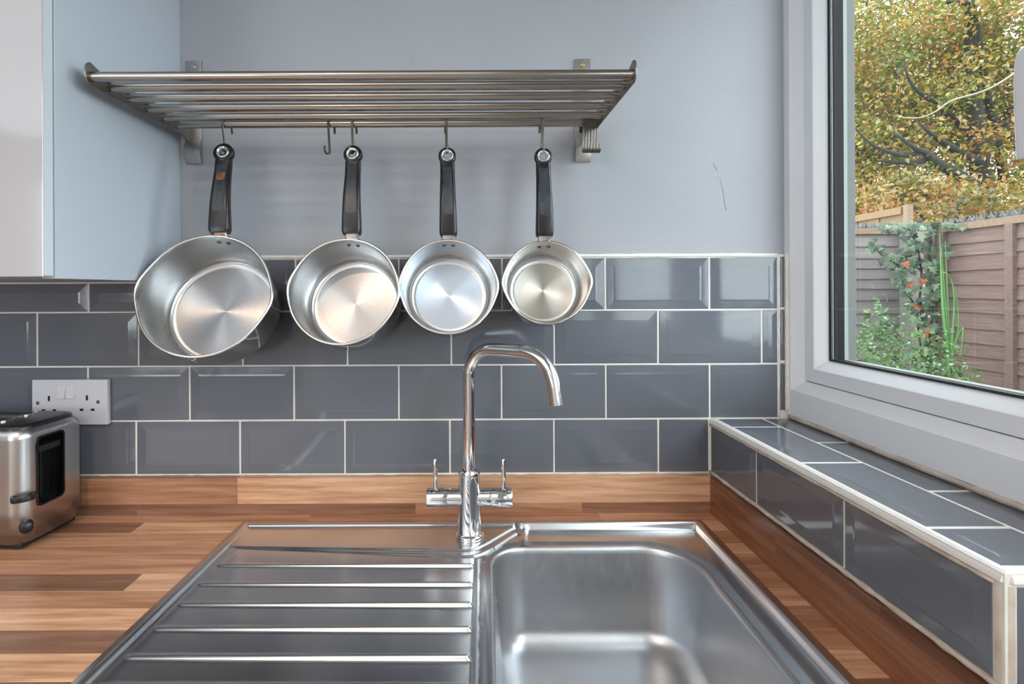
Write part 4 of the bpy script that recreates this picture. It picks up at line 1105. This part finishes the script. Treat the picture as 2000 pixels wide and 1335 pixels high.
limbs(('trunk', 'branch'), tr3, [([hb_, q3(1865, 520), q3(1870, 440), q3(1880, 380)], 0.08, 0.03), ([q3(1866, 500), q3(1820, 440), q3(1780, 400)], 0.05, 0.02)], M['bark'])
tc3 = U(1900, 455, 7.4)
crown(tr3, (tc3.x, tc3.y, tc3.z - 0.25), (2.6, 1.0, 0.95), 230, 90, 0.18, 0.07, M['autumn2'], tb=0.55)
tr4b = U(1760, 560, 9.0); tr4b.z = GZ
tr4 = empty('autumn_tree', loc=tr4b, label='bushy gold-leaved tree low behind the tan fence at the left of the window', cat='tree', group='trees beyond the fence')
limbs(('trunk', 'branch'), tr4, [([tr4b, U(1760, 440, 9.0), U(1765, 380, 9.0)], 0.09, 0.03), ([U(1760, 450, 9.0), U(1720, 390, 9.0)], 0.05, 0.02)], M['bark'])
tc4 = U(1730, 420, 9.0)
crown(tr4, (tc4.x, tc4.y, tc4.z - 0.2), (1.9, 1.0, 0.9), 190, 70, 0.2, 0.10, M['autumn2'], tb=0.5)
# pale bare shoot arching over from the fence on the right
sp_ = smooth_pts([Vector((FX, yd(2.30), FZ2 - 0.01)), U(2090, 40, 2.35), U(2000, 128, 2.5), U(1930, 174, 2.6), U(1860, 196, 2.65), U(1830, 216, 2.68), U(1800, 229, 2.7), U(1770, 230, 2.72), U(1752, 226, 2.74)], 6)
v, f = tube_vf(sp_, [0.007 - 0.005 * i / (len(sp_) - 1) for i in range(len(sp_))], 8)
tag(pyd('bare_shoot', v, f, M['shoot'], None, origin=(FX, yd(2.30), FZ2), smooth=True), 'long pale bare shoot arching in front of the autumn trees', 'branch')

# ---- ivy on the corner posts
ivb = Vector((3.12, yd(3.55), GZ))
ivy = empty('ivy', loc=ivb, label='dark green climbing ivy with a few orange leaves smothering the fence corner', cat='ivy')
stems = [[(1798, 800), (1800, 700), (1792, 620), (1800, 540), (1790, 470), (1785, 440)], [(1815, 790), (1812, 690), (1822, 600), (1815, 500), (1822, 445)], [(1790, 600), (1765, 560), (1755, 520), (1725, 500), (1700, 472)], [(1800, 470), (1770, 445), (1735, 440)], [(1815, 740), (1850, 660), (1862, 600), (1868, 640)]]
for st_ in stems:
    v, f = tube_vf(smooth_pts([U(a, b, 3.44) for a, b in st_], 5), 0.006, 6); pyd('stem', v, f, M['bark'], ivy, smooth=True)
shape = [(0, 0), (0.30, -0.12), (0.52, 0.10), (0.28, 0.25), (0.42, 0.55), (0.16, 0.52), (0, 0.95), (-0.16, 0.52), (-0.42, 0.55), (-0.28, 0.25), (-0.52, 0.10), (-0.30, -0.12)]
vv = [(0, 0.25, 0.05)] + [(x, y, -0.06 * abs(x) * 2) for x, y in shape]
IV = bpy.data.meshes.new('leaf'); IV.from_pydata(vv, [], [(0, i, i % 12 + 1) for i in range(1, 13)]); IV.update(); IV.materials.append(M['ivy'])
IV2 = IV.copy(); IV2.materials.clear(); IV2.materials.append(M['dead'])
def ivy_leaf(px, py, d, size, me):
    p = U(px, py, d)
    nrm = Vector((-0.7 + random.uniform(-.8, .8), -0.9 + random.uniform(-.7, .7), 0.45 + random.uniform(-.7, .8))).normalized()
    m = axis_mat(p, nrm, Vector((random.uniform(-.7, .7), random.uniform(-.3, .3), -1.0))) @ Matrix.Scale(size, 4)
    link('leaf', me, None, ivy, m)
cnt = 0
blobs = [(1708, 478, 12, 8, 12), (1736, 506, 12, 9, 12), (1758, 530, 10, 10, 8), (1795, 442, 46, 9, 38), (1800, 470, 34, 16, 32), (1752, 442, 26, 6, 12), (1815, 510, 14, 24, 26), (1772, 505, 16, 18, 26), (1765, 555, 14, 20, 24), (1822, 560, 12, 24, 26), (1800, 600, 24, 24, 36), (1818, 650, 18, 26, 22), (1812, 700, 20, 22, 20), (1860, 660, 8, 26, 16), (1852, 560, 8, 30, 10)]
for bx_, by_, sx_, sy_, n_ in blobs:
    for _ in range(n_):
        px = random.gauss(bx_, sx_ * 0.75); py = random.gauss(by_, sy_ * 0.75)
        if cnt >= 292: break
        d = 3.44 + random.uniform(-.10, .07)
        if px > 1838: d = 3.13 * F / (px - CX) - random.uniform(0.04, 0.10)
        ivy_leaf(px, py, d, random.uniform(0.036, 0.064), IV); cnt += 1
for px, py in ((1803, 545), (1768, 512), (1790, 595), (1808, 642), (1812, 685), (1775, 552)): ivy_leaf(px, py, 3.35, random.uniform(0.035, 0.065), IV2)

# ---- leafy shrub below the grey fence
sb = Vector((2.22, yd(2.80), GZ))
shb = empty('garden_shrub', loc=sb, label='light green small-leaved shrub in front of the grey fence panel', cat='shrub')
for i in range(16):
    a = random.uniform(0, 2 * PI); r_ = random.uniform(0.1, 0.42); h = random.uniform(0.9, 1.32) - r_ * 0.3
    tp = sb + Vector((r_ * math.cos(a), r_ * math.sin(a), h)); md_ = sb + Vector((r_ * 0.4 * math.cos(a), r_ * 0.4 * math.sin(a), h * 0.55))
    v, f = tube_vf(smooth_pts([sb, md_, tp], 4), [0.006] * 5 + [0.004] * 2 + [0.002] * 2, 5); pyd('stem', v, f, M['shoot'], shb)
n = 9000
u_ = unit(n); r_ = RNG.random(n) ** 0.4
P = np.array([sb.x, sb.y, 0.55]) + u_ * r_[:, None] * np.array([0.52, 0.38, 0.58]) 
P[:, 2] += RNG.exponential(0.06, n) * (RNG.random(n) < 0.5)
spr = []
for px, py in ((1714, 572), (1690, 610), (1735, 620), (1700, 630), (1760, 650), (1722, 600), (1845, 640), (1795, 640), (1878, 716)):
    p = np.array(U(px, py, 2.7)); k_ = 60; t_ = RNG.random(k_); spr.append(np.stack([p[0] + RNG.normal(0, .016, k_), p[1] + RNG.normal(0, .02, k_), p[2] - t_ * 0.22], 1))
P = np.concatenate([P] + spr); n = len(P)
ln = RNG.uniform(0.016, 0.034, n)
o = leaves_mesh('foliage', P, unit(n, 0.7), ln, ln * 0.5, np.clip(RNG.normal(0.5, 0.24, n), 0, 1), M['shrubleaf'], shb); o['kind'] = 'stuff'

# ---- strappy plant
pb = U(1857, 860, 2.9); pb.z = GZ
spk = empty('strappy_plant', loc=pb, label='tall strappy green plant with long narrow blades before the fence corner', cat='plant')
for tip, mid, wd_ in (((1835, 455), (1842, 600), 0.020), ((1838, 480), (1848, 620), 0.016), ((1846, 470), (1852, 610), 0.012), ((1805, 503), (1862, 560), 0.012), ((1876, 700), (1880, 640), 0.011), ((1866, 560), (1872, 640), 0.010), ((1874, 745), (1864, 728), 0.016)):
    P = smooth_pts([pb, U(1855, 745, 2.9), U(*mid, 2.88), U(*tip, 2.86)], 8)
    rings = []
    for i, (p, t, uu, bb) in enumerate(frames(P, (0.75, -0.6, 0))):
        k_ = i / (len(P) - 1); ww = wd_ * 0.5 * (1 - k_ ** 3) + 0.0006
        s_ = Vector((0.78, -0.62, 0)); nn = t.cross(s_).normalized()
        rings.append([p - s_ * ww, p + nn * 0.0012, p + s_ * ww, p - nn * 0.0012])
    v, f = rings_vf(rings); pyd('blade', v, f, M['blade'], spk, smooth=True)
